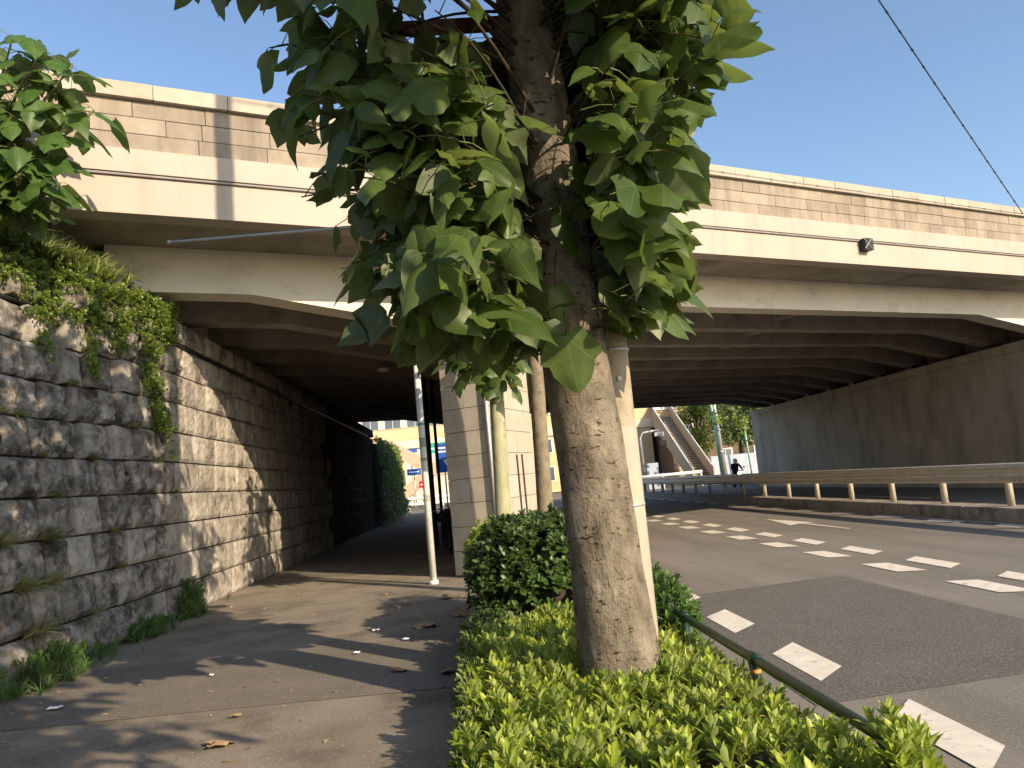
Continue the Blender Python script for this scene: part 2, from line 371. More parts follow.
def frame(pos, ydir, up, s=1.0):
    """matrix whose +Y points along ydir and +Z near up"""
    y = np.array(ydir, float); y /= np.linalg.norm(y) + 1e-9
    x = np.cross(y, np.array(up, float)); n = np.linalg.norm(x)
    x = x / n if n > 1e-6 else np.array([1., 0, 0])
    z = np.cross(x, y); m = np.eye(4); m[:3, 0] = x * s; m[:3, 1] = y * s; m[:3, 2] = z * s; m[:3, 3] = pos
    return m

def unit(v): v = np.array(v, float); return v / (np.linalg.norm(v) + 1e-9)

BIG = [leaf_variant(k, f, c, rp, i, True) for i, (k, f, c, rp) in enumerate([(0, .30, .22, .05), (1, .18, .15, .06), (0, .45, .30, .04), (2, .35, .20, .05), (3, .25, .25, .06), (1, .55, .35, .05), (2, .15, .38, .06), (3, .10, .12, .08)])]
SMALL = [leaf_variant(k, f, c, rp, i + 20, False) for i, (k, f, c, rp) in enumerate([(0, .30, .22, .05), (1, .18, .15, .06), (2, .35, .20, .05), (3, .25, .25, .06), (1, .55, .35, .05)])]

def simple_leaf(w, fold, curl):
    h = [(0, 0), (w * .55, .22), (w, .5), (w * .8, .78), (0, 1)]
    V = []; T = []
    def put(x, y): V.append((x, y, -fold * abs(x) - curl * y * y)); return len(V) - 1
    mid = [put(0, p[1]) for p in h]
    for s in (1, -1):
        e = [mid[0]] + [put(s * p[0], p[1]) for p in h[1:-1]] + [mid[-1]]
        for i in range(4):
            q = [mid[i], e[i], e[i + 1], mid[i + 1]]
            q = [q[k] for k in range(4) if q[k] != q[k - 1]]
            if s < 0: q = q[::-1]
            T.append(tuple(q[:3]))
            if len(q) == 4: T.append((q[0], q[2], q[3]))
    V = np.array(V); return V, np.array(T), V[:, :2].copy()

def rosette(n, length, w, spread, stem, seed, fold=-.4, curl=.15):
    """an upright shoot with n leaves"""
    r = random.Random(seed); Vs = []; Ts = []; off = 0
    for i in range(n):
        f = i / (n - 1)
        L = length * r.uniform(.75, 1.1) * (1 - .35 * f * f)
        tilt = spread * (1 - f) + .18 * f + r.uniform(-.15, .15); a = i * 2.4 + r.uniform(-.3, .3)
        d = np.array([math.sin(tilt) * math.cos(a), math.sin(tilt) * math.sin(a), math.cos(tilt)])
        m = frame((0, 0, stem * (.25 + .75 * f)), d, (-d[0] * .2, -d[1] * .2, 1.0), L)
        V, T, U = simple_leaf(w * r.uniform(.85, 1.15), fold, curl)
        Vs.append(V @ m[:3, :3].T + m[:3, 3]); Ts.append(T + off); off += len(V)
    V = np.concatenate(Vs); return V, np.concatenate(Ts), V[:, :2].copy()

def rotz(a): c, s = math.cos(a), math.sin(a); m = np.eye(4); m[0, 0] = c; m[0, 1] = -s; m[1, 0] = s; m[1, 1] = c; return m

# ================================================================== THE SETTING
gnd = struct(MB().add([(-600, -300, -.19), (600, -300, -.19), (600, 900, -.19), (-600, 900, -.19)], [(0, 1, 2, 3)]).build('ground', M['ground_mat']))
def sheet(name, x0, x1, y0, y1, z, mat, parent=None, ny=1):
    b = MB()
    b.add([(x0, y0, z), (x1, y0, z), (x1, y1, z), (x0, y1, z)], [(0, 1, 2, 3)])
    return b.build(name, mat, parent)
road = struct(sheet('road', 1.75, 10.2, -40, 150, -.150, M['asphalt_road']))
road2 = struct(sheet('road_far_lanes', 10.8, 17.0, -40, 150, -.151, M['asphalt_road']))
cross = struct(sheet('cross_road', -60, 1.75, 57.2, 70, -.149, M['asphalt_road']))

# sidewalk slab with a gentle unevenness
def sidewalk():
    b = MB(); nx, ny = 26, 120; xs = np.linspace(-4.75, -.06, nx); ys = np.concatenate([np.linspace(-12, 25, 95), np.linspace(26, 57, 25)])
    for y in ys:
        for x in xs:
            b.v.append((x, y, 0.002 * noise.noise(Vector((x * .7, y * .5, 0)))))
    for j in range(len(ys) - 1):
        for i in range(nx - 1):
            b.f.append((j * nx + i, j * nx + i + 1, (j + 1) * nx + i + 1, (j + 1) * nx + i))
    return b.build('sidewalk', M['asphalt_walk'], smooth=True)
walk = struct(sidewalk())
material('asphalt_walk_new', [(.15, .135, .11), (.19, .17, .14)], scale=1.6, rough=.92, bump=.5, bscale=140, bdist=.006, speck=(.34, .31, .26), sscale=45, slo=.62, shi=.70)
for y0, y1 in ((6.35, 8.55), (16.0, 24.0)):
    struct(MB().add([(-4.45, y0 + .25, .0045), (-.14, y0, .0045), (-.14, y1, .0045), (-4.45, y1 + .2, .0045)], [(0, 1, 2, 3)]).build('pavement_patch', M['asphalt_walk_new']))
# strip of planting soil with the verge under the bridge
soil = struct(sheet('planting_bed', -.06, 1.6, -12, 57, -.02, M['soil']))
# kerb stones along the road
kerb = struct(empty('kerb', (1.675, 10, 0)))
kb = MB().bevbox(-.075, .075, -.298, .298, -.3, 0.02, .012).mesh('kerb_stone', M['kerb_stone'])
for i in range(75):
    link('kerb_stone', kb, kerb, (0, -10 + -3 + i * .6, -.02))
edg = struct(empty('bed_edging', (-.09, 10, 0)))
eb = MB().bevbox(-.05, .05, -.298, .298, -.1, .03, .008).mesh('edging_stone', M['kerb_stone'])
for i in range(28):
    link('edging_stone', eb, edg, (0, -10 - 3 + i * .6, 0))

# median kerb carrying the guard rail
mk = struct(empty('median_kerb', (10.5, 25, 0)))
mb = MB().bevbox(-.3, .3, -.995, .995, -.3, .14, .02).mesh('median_block', M['kerb_stone'])
for i in range(36):
    link('median_block', mb, mk, (0, -25 + 3 + i * 2.0, 0))

# darker re-laid asphalt
pt = MB(); pt.add([(2.84, 10.21, -.146), (2.76, 5.50, -.146), (3.84, 5.62, -.146), (6.6, 5.9, -.146), (4.91, 7.06, -.146), (4.88, 10.62, -.146)], [(0, 1, 2, 3, 4, 5)])
pt2 = MB().add([(2.3, 10.25, -.146), (2.2, 5.4, -.146), (4.95, 5.7, -.146), (4.93, 10.65, -.146)], [(0, 1, 2, 3)])
struct(pt2.build('road_patch', M['asphalt_patch']))

# painted markings
marks = struct(empty('road_markings', (6, 12, -.142)))
def dash(x0, x1, y0, L, sh, z=-.142):
    b = MB().add([(x0, y0, z), (x1, y0 + sh, z), (x1, y0 + sh + L, z), (x0, y0 + L, z)], [(0, 1, 2, 3)])
    b.build('dash', M['road_paint'], marks)
for i in range(-2, 14): dash(2.48, 2.80, 5.93 + 1.905 * i, .95, .33)
for i in range(-3, 16): dash(5.62, 5.96, 10.45 + 2.05 * i, 1.0, -.14)
for i in range(-3, 16): dash(6.26, 6.58, 10.28 + 2.03 * i, 1.1, .27)
for i in range(-3, 16): dash(9.78, 10.06, 13.3 + 2.25 * i, 1.15, .2)
MB().box(10.115, 10.16, -6, 75, -.148, -.1435).build('edge_line', M['road_paint'], marks)
MB().add([(8.0, 21.3, -.142), (7.62, 18.75, -.142), (7.95, 19.0, -.142), (8.0, 16.6, -.142), (8.06, 16.6, -.142), (8.08, 19.05, -.142), (8.3, 18.9, -.142)], [(0, 6, 5, 4, 3, 2, 1)]).build('arrow', M['road_paint'], marks)
for i in range(3): dash(13.7, 13.85, 12 + i * 11, 5, 0)

# embankment behind the left wall
def emb():
    b = MB(); xs = np.linspace(-26, -4.72, 24); ys = np.linspace(-14, 14.5, 40)
    for y in ys:
        for x in xs:
            d = -4.72 - x
            b.v.append((x - (.16 * 4.3 if y < 8 else .16 * 4.3 * max(0, (12 - y) / 4)) * 1.0, y, 4.45 + min(1.9, .42 * d) + .15 * noise.noise(Vector((x, y, 2)))))
    nx = len(xs)
    for j in range(len(ys) - 1):
        for i in range(nx - 1):
            b.f.append((j * nx + i, j * nx + i + 1, (j + 1) * nx + i + 1, (j + 1) * nx + i))
    return b.build('embankment', M['soil'], smooth=True)
struct(emb())

# ------------------------------------------------------------------ the bridge
bridge = empty('road_bridge', (.39, 13.92, 0), 'cream painted road bridge with a tan block parapet crossing above the pavement and the road', 'bridge')
BD = np.array([.9092, .4163]); BN = np.array([-.4163, .9092]); B0 = np.array([.39, 13.92])
def BP(t, o): q = B0 + BD * t + BN * o; return (float(q[0]), float(q[1]))
def tx(x, o): return (x - .39 + .4163 * o) / .9092        # t of the plane X = x at offset o
def bbox(mb, t0, t1, o0, o1, z0, z1): return mb.hexa([BP(t0, o0), BP(t1, o0), BP(t1, o1), BP(t0, o1)], z0, z1)
TL, TR = -14.0, 32.0
bbox(MB(), TL, TR, -1.2, 23.0, 5.56, 6.30).build('deck_slab', M['beam_concrete'], bridge)
# fascia: lower band and a proud upper band, in real pour lengths
bbox(MB(), TL, TR, -1.53, -1.2, 5.51, 6.05).build('fascia', M['bridge_paint'], bridge)
bbox(MB(), TL, TR, -1.60, -1.2, 6.053, 6.38).build('fascia_lip', M['bridge_paint'], bridge)
MB().tube([(*BP(TL, -1.56), 6.035), (*BP(TR, -1.56), 6.03)], .018, 8).build('conduit', M['grey_steel'], bridge)
bbox(MB(), TL, TR, -1.49, -1.30, 6.381, 7.08).build('parapet_core', M['dark_joint'], bridge)
ang = math.atan2(BD[1], BD[0])
blk = [MB().bevbox(-.5, .5, -.05, .05, -.5, .5, .012).mesh('block', M['parapet_block'])]
for c in range(3):
    t = TL + .46 * (c % 2) + .05 * c
    while t < 27:
        w = .92 if random.random() > .12 else .46
        q = BP(t + w / 2, -1.50 + random.uniform(-.004, .004))
        o = link('block', blk[0], bridge, Vector((*q, 6.382 + .236 * (c + .5))) - bridge.location, (0, 0, ang), (w - .010, 1, .229))
        t += w
cb = MB().bevbox(-.5, .5, -.17, .17, -.5, .5, .02).mesh('coping_stone', M['coping_stone'])
t = TL
while t < 27:
    q = BP(t + .48, -1.46 + random.uniform(-.005, .005))
    link('coping_stone', cb, bridge, Vector((*q, 7.20)) - bridge.location, (0, 0, ang), (.95, 1, .22)); t += .96
# longitudinal girders with haunches at the pier and at the right abutment
def girder(o, first):
    pr = [(-5.05, 4.86), (-3.17, 4.86), (.1, 4.30), (.9, 4.30), (3.6, 4.86), (14.3, 4.86), (17.05, 4.44), (17.9, 4.44)]
    th = .5 if first else .42
    b = MB(); n = len(pr); v = []
    for oo in (o, o + th):
        v += [(*BP(tx(x, o), oo), z) for x, z in pr] + [(*BP(tx(17.9, o), oo), 5.559), (*BP(tx(-5.05, o), oo), 5.559)]
    m = n + 2
    f = [tuple(range(m)), tuple(range(2 * m - 1, m - 1, -1))] + [(i, m + i, m + (i + 1) % m, (i + 1) % m) for i in range(m)]
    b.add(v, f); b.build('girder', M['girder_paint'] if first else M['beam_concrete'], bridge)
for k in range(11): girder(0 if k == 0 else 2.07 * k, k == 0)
# cross beams between girders
for x in (3.6, 9.0):
    for k in range(10):
        o0 = 2.07 * k + (.5 if k == 0 else .42) + .001; o1 = 2.07 * (k + 1) - .001
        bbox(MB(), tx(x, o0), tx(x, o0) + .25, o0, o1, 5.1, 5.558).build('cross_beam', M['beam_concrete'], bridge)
bbox(MB(), TL, TR, 22.2, 22.6, 4.9, 5.558).build('rear_girder', M['beam_concrete'], bridge)
bbox(MB(), TL, TR, 22.7, 23.0, 6.302, 7.3).build('rear_parapet', M['beam_concrete'], bridge)
# abutment blocks behind the two side walls
MB().hexa([(-5.06, 11.6), (-5.06, 37.0), (-14, 33.0), (-14, 7.6)], 4.3, 5.50).build('abutment', M['girder_paint'], bridge)
MB().hexa([(17.95, 21.8), (30, 27.2), (30, 51), (17.95, 45.3)], -.2, 5.50).build('abutment', M['beam_concrete'], bridge)
# stone clad pier
C = np.array([.376, 13.41]); BLp = np.array([-.38, 13.85]); RR = np.array([1.33, 15.7]); KK = BLp + (RR - C)
cen = (C + BLp + RR + KK) / 4
pier = MB().hexa([tuple(cen + (p - cen) * .965) for p in (C, RR, KK, BLp)], -.1, 4.29).build('pier', M['dark_joint'], bridge)
def clad(A, Bq, n_out, halves):
    d = Bq - A; L = np.linalg.norm(d); d = d / L; z = .02; i = 0
    while z < 4.0:
        segs = halves[i % 2]
        for a, b in segs:
            mbk = MB(); w = (b - a) * L - .012
            v0 = A + d * (a * L + .006)
            p = [v0, v0 + d * w, v0 + d * w - n_out * .05, v0 - n_out * .05]
            mbk.hexa([tuple(q) for q in p], z + .005, z + .405)
            ob = mbk.build('panel', M['pier_panel'], bridge); ob.parent = pier; ob.location = (0, 0, 0)
        z += .41; i += 1
def nrm(A, Bq):
    d = (Bq - A) / np.linalg.norm(Bq - A); n = np.array([d[1], -d[0]])
    return n if n @ (A - cen) > 0 else -n
for A, Bq, hv in ((BLp, C, [[(0, 1)], [(0, .5), (.5, 1)]]), (C, RR, [[(0, .4), (.4, .8), (.8, 1)], [(0, .2), (.2, .6), (.6, 1)]])):
    clad(A, Bq, nrm(A, Bq), hv)
MB().box(-.25, 1.22, 16.6, 37, -.1, 4.85).build('pier_wall', M['beam_concrete'], bridge)
# grey downpipe on the pier corner
MB().tube([(C[0] + .02, C[1] - .05, .1), (C[0] + .02, C[1] - .05, 4.29)], .035, 10).build('downpipe', M['grey_steel'], bridge, True)
# steel bearings on the right wall
for k in range(10):
    q = BP(tx(17.35, 2.07 * (k + .05)), 2.07 * k + .2)
    MB().box(q[0] - .2, q[0] + .2, q[1] - .2, q[1] + .2, 4.312, 4.437).build('bearing', M['black_plastic'], bridge)

# ------------------------------------------------------------------ right retaining wall
rw = empty('concrete_retaining_wall', (17, 30, 0), 'long plain concrete retaining wall with a cap, under the right end of the bridge', 'wall')
MB().box(17.03, 17.9, 4, 45.4, -.25, 4.015).build('wall_core', M['dark_joint'], rw)
for i in range(8): MB().bevbox(17.0, 17.85, 4 + 5.19 * i + .008, 4 + 5.19 * (i + 1) - .008, -.25, 4.02, .012).build('wall_panel', M['wall_concrete'], rw)
y = 4
while y < 45.4:
    MB().bevbox(16.94, 17.94, y + .004, min(y + 5.19, 45.58), 4.022, 4.31, .015).build('cap', M['wall_concrete'], rw); y += 5.2

# ------------------------------------------------------------------ left stone wall
sw = empty('stone_retaining_wall', (-4.5, 14, 0), 'rough grey stone block retaining wall along the left side of the pavement', 'wall')
CH = .465; NC = 9
def kbat(y): 
    a = min(1, max(0, (12.2 - y) / 3.6)); return .17 * (a * a * (3 - 2 * a))
def face_x(y, z): return -4.5 - kbat(y) * z
def stone_mesh(seed, rough, mat):
    r = random.Random(seed); ny, nz = (9, 8)
    b = MB(); off = Vector((seed * 7.3, seed * 3.1, 0))
    for j in range(nz + 1):
        for i in range(ny + 1):
            u, v = i / ny - .5, j / nz - .5
            e = min(.5 - abs(u), .5 - abs(v)) * 2
            ed = min(1, e / .32)
            n1 = noise.noise(Vector((u * 2.6, v * 2.2, 0)) + off); n2 = noise.noise(Vector((u * 7, v * 6, 3)) + off)
            ed = min(1, e / .22)
            vd = noise.voronoi(Vector((u * 3.4, v * 3.0, .5)) + off)[0]
            d = .004 + rough * ed * (.45 + .55 * n1 + .30 * n2 + .75 * (vd[1] - vd[0]))
            ju = (noise.noise(Vector((u * 5, v * 5, 9)) + off)) * .015
            b.v.append((max(0, d), u + (ju if 0 < i < ny else ju * .3), v + (ju * .7 if 0 < j < nz else 0)))
    W_ = ny + 1
    for j in range(nz):
        for i in range(ny):
            b.f.append((j * W_ + i, j * W_ + i + 1, (j + 1) * W_ + i + 1, (j + 1) * W_ + i))
    ring = [i for i in range(ny)] + [j * W_ + ny for j in range(nz)] + [nz * W_ + i for i in range(ny, 0, -1)] + [j * W_ for j in range(nz, 0, -1)]
    base = len(b.v)
    for i in ring: p = b.v[i]; b.v.append((-.3, p[1], p[2]))
    for k in range(len(ring)):
        b.f.append((ring[(k + 1) % len(ring)], ring[k], base + k, base + (k + 1) % len(ring)))
    me = b.mesh('stone', mat)
    return me
ROUGH = [stone_mesh(i, .078, M['stone_rough']) for i in range(12)]
PALE = [stone_mesh(i + 40, .042, M['stone_pale']) for i in range(10)]
SHADE = [stone_mesh(i + 80, .045, M['stone_shade']) for i in range(6)]
rest = []; caps_rest = []
nst = 0
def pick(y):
    if y > 25.0 + random.uniform(-.8, .8): return random.choice(SHADE)  # deep in the passage, stones with the shade painted in
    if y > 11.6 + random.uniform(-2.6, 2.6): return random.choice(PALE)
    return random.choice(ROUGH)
cap_z = CH * NC + .06
def put_stone(y0, w, z0, h, out=0.0):
    global nst
    me = pick(y0); yc, zc = y0 + w / 2, z0 + h / 2
    loc = Vector((face_x(yc, zc) + out, yc, zc)); rot = (0, -math.atan(kbat(yc)), 0); sc = (1, (w - .018), (h - .022))
    if 7.3 < yc < 21.5 and nst < 298:
        nst += 1
        link('stone', me, sw, loc - sw.location, rot, sc)
    else: rest.append((me, Matrix.LocRotScale(loc, Euler(rot), sc)))
order = []
for c in range(NC):
    y = -6 + random.uniform(0, .4)
    while y < 37.5:
        w = random.choice((.42, .5, .55, .6, .66, .75)) * random.uniform(.93, 1.07)
        order.append((y, w, c * CH, CH, random.uniform(-.012, .018))); y += w
y = -6
while y < 37.5:
    w = random.uniform(.6, .95); order.append((y, w, cap_z, .36, .03)); y += w
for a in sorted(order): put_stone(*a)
for nm in ('stone_rough', 'stone_pale', 'stone_shade'):
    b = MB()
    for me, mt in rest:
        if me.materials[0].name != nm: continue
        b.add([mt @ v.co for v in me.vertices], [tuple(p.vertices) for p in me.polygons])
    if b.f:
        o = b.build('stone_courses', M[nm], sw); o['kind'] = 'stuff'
# backing mortar and the slot under the coping course
b = MB(); ys = np.linspace(-6, 37.6, 80)
for y in ys:
    z1 = cap_z + .3
    b.v += [(face_x(y, -.1) - .07, y, -.2), (face_x(y, z1) - .08, y, z1), (face_x(y, z1) - .6, y, z1), (face_x(y, -.1) - 1.2, y, -.2)]
for i in range(len(ys) - 1):
    for k in range(4):
        b.f.append((i * 4 + k, (i + 1) * 4 + k, (i + 1) * 4 + (k + 1) % 4, i * 4 + (k + 1) % 4))
b.f.append(((len(ys) - 1) * 4 + 3, (len(ys) - 1) * 4 + 2, (len(ys) - 1) * 4 + 1, (len(ys) - 1) * 4))
b.build('mortar_backing', M['dark_joint'], sw)
# black tube filling the slot, standing in for the shadow under the ledge
MB().tube([(face_x(y, cap_z) + .015, y, cap_z - .035) for y in np.linspace(6, 36, 40)], .028, 8).build('slot_shadow', M['black_plastic'], sw, True)

# ================================================================== STREET TREES
TRUNK = [(.85, 5.0, -.1), (.85, 5.0, .26), (.815, 5.0, 1.0), (.79, 5.0, 1.7), (.735, 5.0, 2.6), (.725, 5.0, 3.0), (.715, 5.0, 3.8), (.64, 5.0, 4.83), (.60, 5.0, 6.0), (.60, 5.02, 7.4)]
TRAD = [.36, .262, .228, .222, .215, .205, .195, .175, .14, .09]
def trunk_at(z):
    for a, b in zip(TRUNK[:-1], TRUNK[1:]):
        if a[2] <= z <= b[2]:
            f = (z - a[2]) / (b[2] - a[2]); return np.array([a[i] + (b[i] - a[i]) * f for i in range(3)])
    return np.array(TRUNK[-1])
def trunk_mesh(path, rad, knots, name, mat, parent, n=40, step=.035):
    b = MB(); path = [np.array(p) for p in path]
    pts = []; rr = []
    for i in range(len(path) - 1):
        L = np.linalg.norm(path[i + 1] - path[i]); k = max(1, int(L / step))
        for j in range(k):
            f = j / k; pts.append(path[i] * (1 - f) + path[i + 1] * f); rr.append(rad[i] * (1 - f) + rad[i + 1] * f)
    for p, r in zip(pts, rr):
        for k in range(n):
            a = 2 * math.pi * k / n
            d = np.array([math.cos(a), math.sin(a), 0])
            q = p + d * r
            s = r * (.06 * noise.noise(Vector((d[0] * 1.5, d[1] * 1.5, p[2] * .9))) + .03 * noise.noise(Vector((d[0] * 4, d[1] * 4, p[2] * 3))))
            for kc, kr, kh in knots:
                dd = np.linalg.norm(q - np.array(kc)) / kr
                if dd < 2.2:
                    s += kh * (math.exp(-dd * dd * 1.6) - .55 * math.exp(-dd * dd * 9)) * (1 + .5 * noise.noise(Vector(q * 16)))
            b.v.append(tuple(q + d * s))
    m = len(pts)
    for i in range(m - 1):
        for k in range(n):
            b.f.append((i * n + k, i * n + (k + 1) % n, (i + 1) * n + (k + 1) % n, (i + 1) * n + k))
    b.f.append(tuple((m - 1) * n + k for k in range(n)))
    return b.build(name, mat, parent, True)

main_tree = empty('street_tree', (.85, 5.0, 0), 'large leaning street tree with thick grey trunk and big lobed leaves in the foreground', 'tree', 'street trees along the planting strip')
knots = [((.60, 4.83, 2.82), .10, .10), ((.80, 4.80, 2.72), .11, .09), ((.92, 4.85, 2.58), .10, .09), ((.70, 4.80, 2.62), .07, .06), ((.98, 4.86, 1.55), .05, .02), ((.66, 4.86, 1.15), .05, .02), ((.90, 4.80, .62), .05, .02), ((.90, 4.85, 2.86), .06, .035), ((.62, 4.85, 2.45), .06, .03), ((.86, 4.80, 1.35), .03, .012), ((.74, 4.79, 1.9), .03, .012), ((.84, 4.80, 2.05), .03, .012), ((.80, 4.78, .8), .035, .012)]
trunk_mesh(TRUNK, TRAD, knots, 'trunk', M['bark'], main_tree)

leaf_data = [tri_mesh('leaf', *v, M['tree_leaf']) for v in BIG]
branch_mb = []
leaf_list = []          # (position matrix 4x4 with scale)
twigs = []
def shoot(p0, p1, nleaf, lsize, sag=.25, start=.35, out=None, lr=None):
    """a slender branch from p0 to p1 carrying leaves on long petioles"""
    p0, p1 = np.array(p0, float), np.array(p1, float); L = np.linalg.norm(p1 - p0)
    mid = (p0 + p1) / 2 + np.array([0, 0, sag * L])
    pts = [(1 - f) ** 2 * p0 + 2 * f * (1 - f) * mid + f * f * p1 for f in np.linspace(0, 1, 7)]
    twigs.append((pts, [.008 * (1 - .7 * f) * (.5 + L) for f in np.linspace(0, 1, 7)]))
    res = []
    for i in range(nleaf):
        f = start + (1 - start) * (i + rng.uniform(0, .8)) / nleaf; f = min(f, 1)
        q = (1 - f) ** 2 * p0 + 2 * f * (1 - f) * mid + f * f * p1
        a = i * 2.4 + rng.uniform(-.4, .4)
        pet = rng.uniform(.10, .30) * (lsize / .24)
        d = unit([math.cos(a), math.sin(a), rng.uniform(-.15, .45)])
        e = q + d * pet + np.array([0, 0, -.02])
        # blade hangs outwards and down
        yd = unit([d[0] * .8 + rng.normal(0, .4), d[1] * .8 + rng.normal(0, .4), rng.uniform(-1.2, .05)])
        up = unit([d[0] * .6 + rng.normal(0, .5), d[1] * .6 + rng.normal(0, .5), rng.uniform(.2, 1.2)])
        s = lsize * rng.uniform(.45, 1.2)
        res.append((frame(e, yd, up, s), (q, (q + e) / 2 + np.array([0, 0, .018]), e)))
    return res

# outline of the leafy mass in the plane of the trunk: (height, left edge x, right edge x)
HULL = [(2.36, -.25, .25), (2.46, -.5, .8), (2.58, -.64, 1.5), (2.75, -.72, 1.66), (3.0, -.8, 1.66), (3.3, -.98, 1.70), (3.85, -1.02, 1.80), (4.15, -1.3, 2.05), (4.44, -1.5, 2.22), (4.84, -1.5, 2.3), (4.92, -2.0, 2.3), (5.6, -2.0, 2.3)]
def hull(z):
    for a, b in zip(HULL[:-1], HULL[1:]):
        if a[0] <= z <= b[0]:
            f = (z - a[0]) / (b[0] - a[0]); return a[1] + (b[1] - a[1]) * f, a[2] + (b[2] - a[2]) * f
    return HULL[-1][1:]
def keep(P):
    """inside the pruned outline, and off the bare face of the trunk"""
    x, y, z = P
    if z < 2.2: return False
    a, b = hull(z); dz = abs(y - 5.0); sh = .12 * max(0, dz - .5)
    # outline is read in the trunk plane: bring the point there along the line from eye height
    k = 5.0 / max(y, .5); xx, zz = x * k, 1.55 + (z - 1.55) * k
    if zz < 2.40: return False
    a, b = hull(min(zz, 5.39))
    if not (a + .06 < xx < b - .06): return False
    if y < 5.4 and -.38 < xx < .36 and 4.5 < zz < 5.1: return rng.random() < .12
    tc = trunk_at(min(max(zz, .5), 7))
    if y < 5.15 and -.27 < xx - tc[0] < .31 and zz < 5.2:
        return rng.random() < .03
    return True
cands = []
for i in range(300):
    z0 = rng.uniform(2.5, 5.2); tp = trunk_at(z0)
    if i < 120: z0 = rng.choice([2.6, 2.75, 2.9, 3.3, 3.9]) + rng.normal(0, .08); tp = trunk_at(z0)
    side = rng.random()
    az = rng.uniform(0, 2 * math.pi)
    zt = min(max(z0 + rng.uniform(-.45, .9), 2.45), 5.6)
    a, b = hull(zt); rad = rng.uniform(.35, 1.0) ** .6
    ex = (tp[0] - a) if math.cos(az) < 0 else (b - tp[0])
    tip = np.array([tp[0] + math.cos(az) * ex * rad, tp[1] + math.sin(az) * rad * 1.15 - .1, zt])
    if math.sin(az) < 0 and abs(math.cos(az)) < .38: continue
    if tip[1] < 3.5: tip[1] = 3.5 + rng.uniform(0, .4)
    r_ = shoot(tp + unit([math.cos(az), math.sin(az), 0]) * .15, tip, 11, .245, sag=rng.uniform(.05, .3))
    cands += r_
# hand-placed leaves that hang clear of the mass: position, size, facing
def hang(p, yd, up, s): cands.append((frame(p, unit(yd), unit(up), s), None))
sel = []
for m, pet in cands:
    c = m[:3, 3] + m[:3, 1] * .5
    if pet is None or keep(c): sel.append((m, pet))
special = [((.645, 4.55, 2.37), (.12, -.05, -1), (-.2, -1, .15), .30, 7), ((.20, 4.5, 2.60), (-.25, -.1, -1), (-.1, -1, .5), .34, 4), ((.38, 4.45, 2.98), (.5, -.1, -.8), (.1, -.9, .5), .25, 1),
           ((1.22, 4.8, 2.58), (.9, -.1, -.5), (.3, -.8, .6), .27, 2), ((.98, 4.7, 2.75), (.35, -.1, -1), (.4, -1, .3), .25, 1), ((.62, 4.62, 2.70), (.25, 0, -1), (.3, -1, .2), .22, 0),
           ((.70, 4.6, 3.15), (.45, 0, -1), (.6, -1, .4), .24, 3), ((.84, 4.6, 3.45), (.5, .1, -1), (.5, -1, .5), .26, 1), ((.52, 4.5, 3.75), (.9, -.1, -.35), (0, -.6, 1), .26, 3), ((.02, 4.5, 3.9), (-.05, 0, -1), (0, -1, .2), .36, 0),
           ((.92, 4.9, 2.45), (.15, 0, -1), (.6, -.8, .2), .20, 2), ((.55, 4.6, 2.48), (.1, 0, -1), (0, -1, .3), .20, 1)]
lv_objs = []
rest_l = []
def sees(m):  # how close to the viewer's side a leaf hangs: nearer ones first
    return m[1, 3] + max(0, m[2, 3] - 4.6) * 1.5
sel.sort(key=lambda t: sees(t[0]))
NOBJ = 300 - len(special)
for i, (m, pet) in enumerate(sel):
    if i < NOBJ:
        o = link('leaf', leaf_data[rng.integers(len(leaf_data))], main_tree)
        mm = m.copy(); mm[:3, 3] -= np.array(main_tree.location); o.matrix_local = Matrix(mm.tolist())
    else: rest_l.append((int(rng.integers(len(SMALL))), m))
for p, yd, up, s, vi in special:
    m = frame(p, unit(yd), unit(up), s); mm = m.copy(); mm[:3, 3] -= np.array(main_tree.location)
    o = link('leaf', leaf_data[vi], main_tree); o.matrix_local = Matrix(mm.tolist())
    p = np.array(p); st = trunk_at(p[2] + .3); st = np.array([st[0] * .55 + p[0] * .45, st[1] - .2, p[2] + .28])
    twigs.append(([st, (st + p) / 2 + np.array([0, 0, .06]), p], [.004, .0035, .003]))
# upper crown, mostly above the picture: it shades the wall
def crown(tree, cx, cy, z0, z1, rad, n, size, mat, cut=None, seed=0):
    g = np.random.default_rng(seed); L = []
    cl = [(cx + g.normal(0, rad * .45), cy + g.normal(0, rad * .45), g.uniform(z0, z1)) for _ in range(max(6, n // 28))]
    for i in range(n):
        c = cl[i % len(cl)]
        p = np.array(c) + g.normal(0, .32, 3) * rad * .6
        if cut and not cut(p): continue
        d = unit([p[0] - cx, p[1] - cy, .2]); 
        yd = unit([d[0] + g.normal(0, .5), d[1] + g.normal(0, .5), g.uniform(-1.4, -.2)]); up = unit([d[0] + g.normal(0, .3), d[1] + g.normal(0, .3), g.uniform(.2, 1)])
        L.append((int(g.integers(len(SMALL))), frame(p, yd, up, size * g.uniform(.7, 1.15))))
    return cl, L
cl, L = crown(main_tree, .55, 4.7, 5.2, 7.1, 1.5, 900, .25, None, lambda p: p[2] > 4.75 + max(0, 4.2 - p[1]) * .5 and p[2] > 1.75 + .66 * p[1], 3)
rest_l += L
cl2, L = crown(main_tree, .7, 2.5, 4.4, 6.2, 1.1, 420, .25, None, lambda p: p[2] - 1.55 > 1.05 * math.hypot(p[0], p[1]), 4)
rest_l += L; cl = cl + cl2
join_instances('foliage', SMALL, rest_l, M['tree_leaf_far'], main_tree)
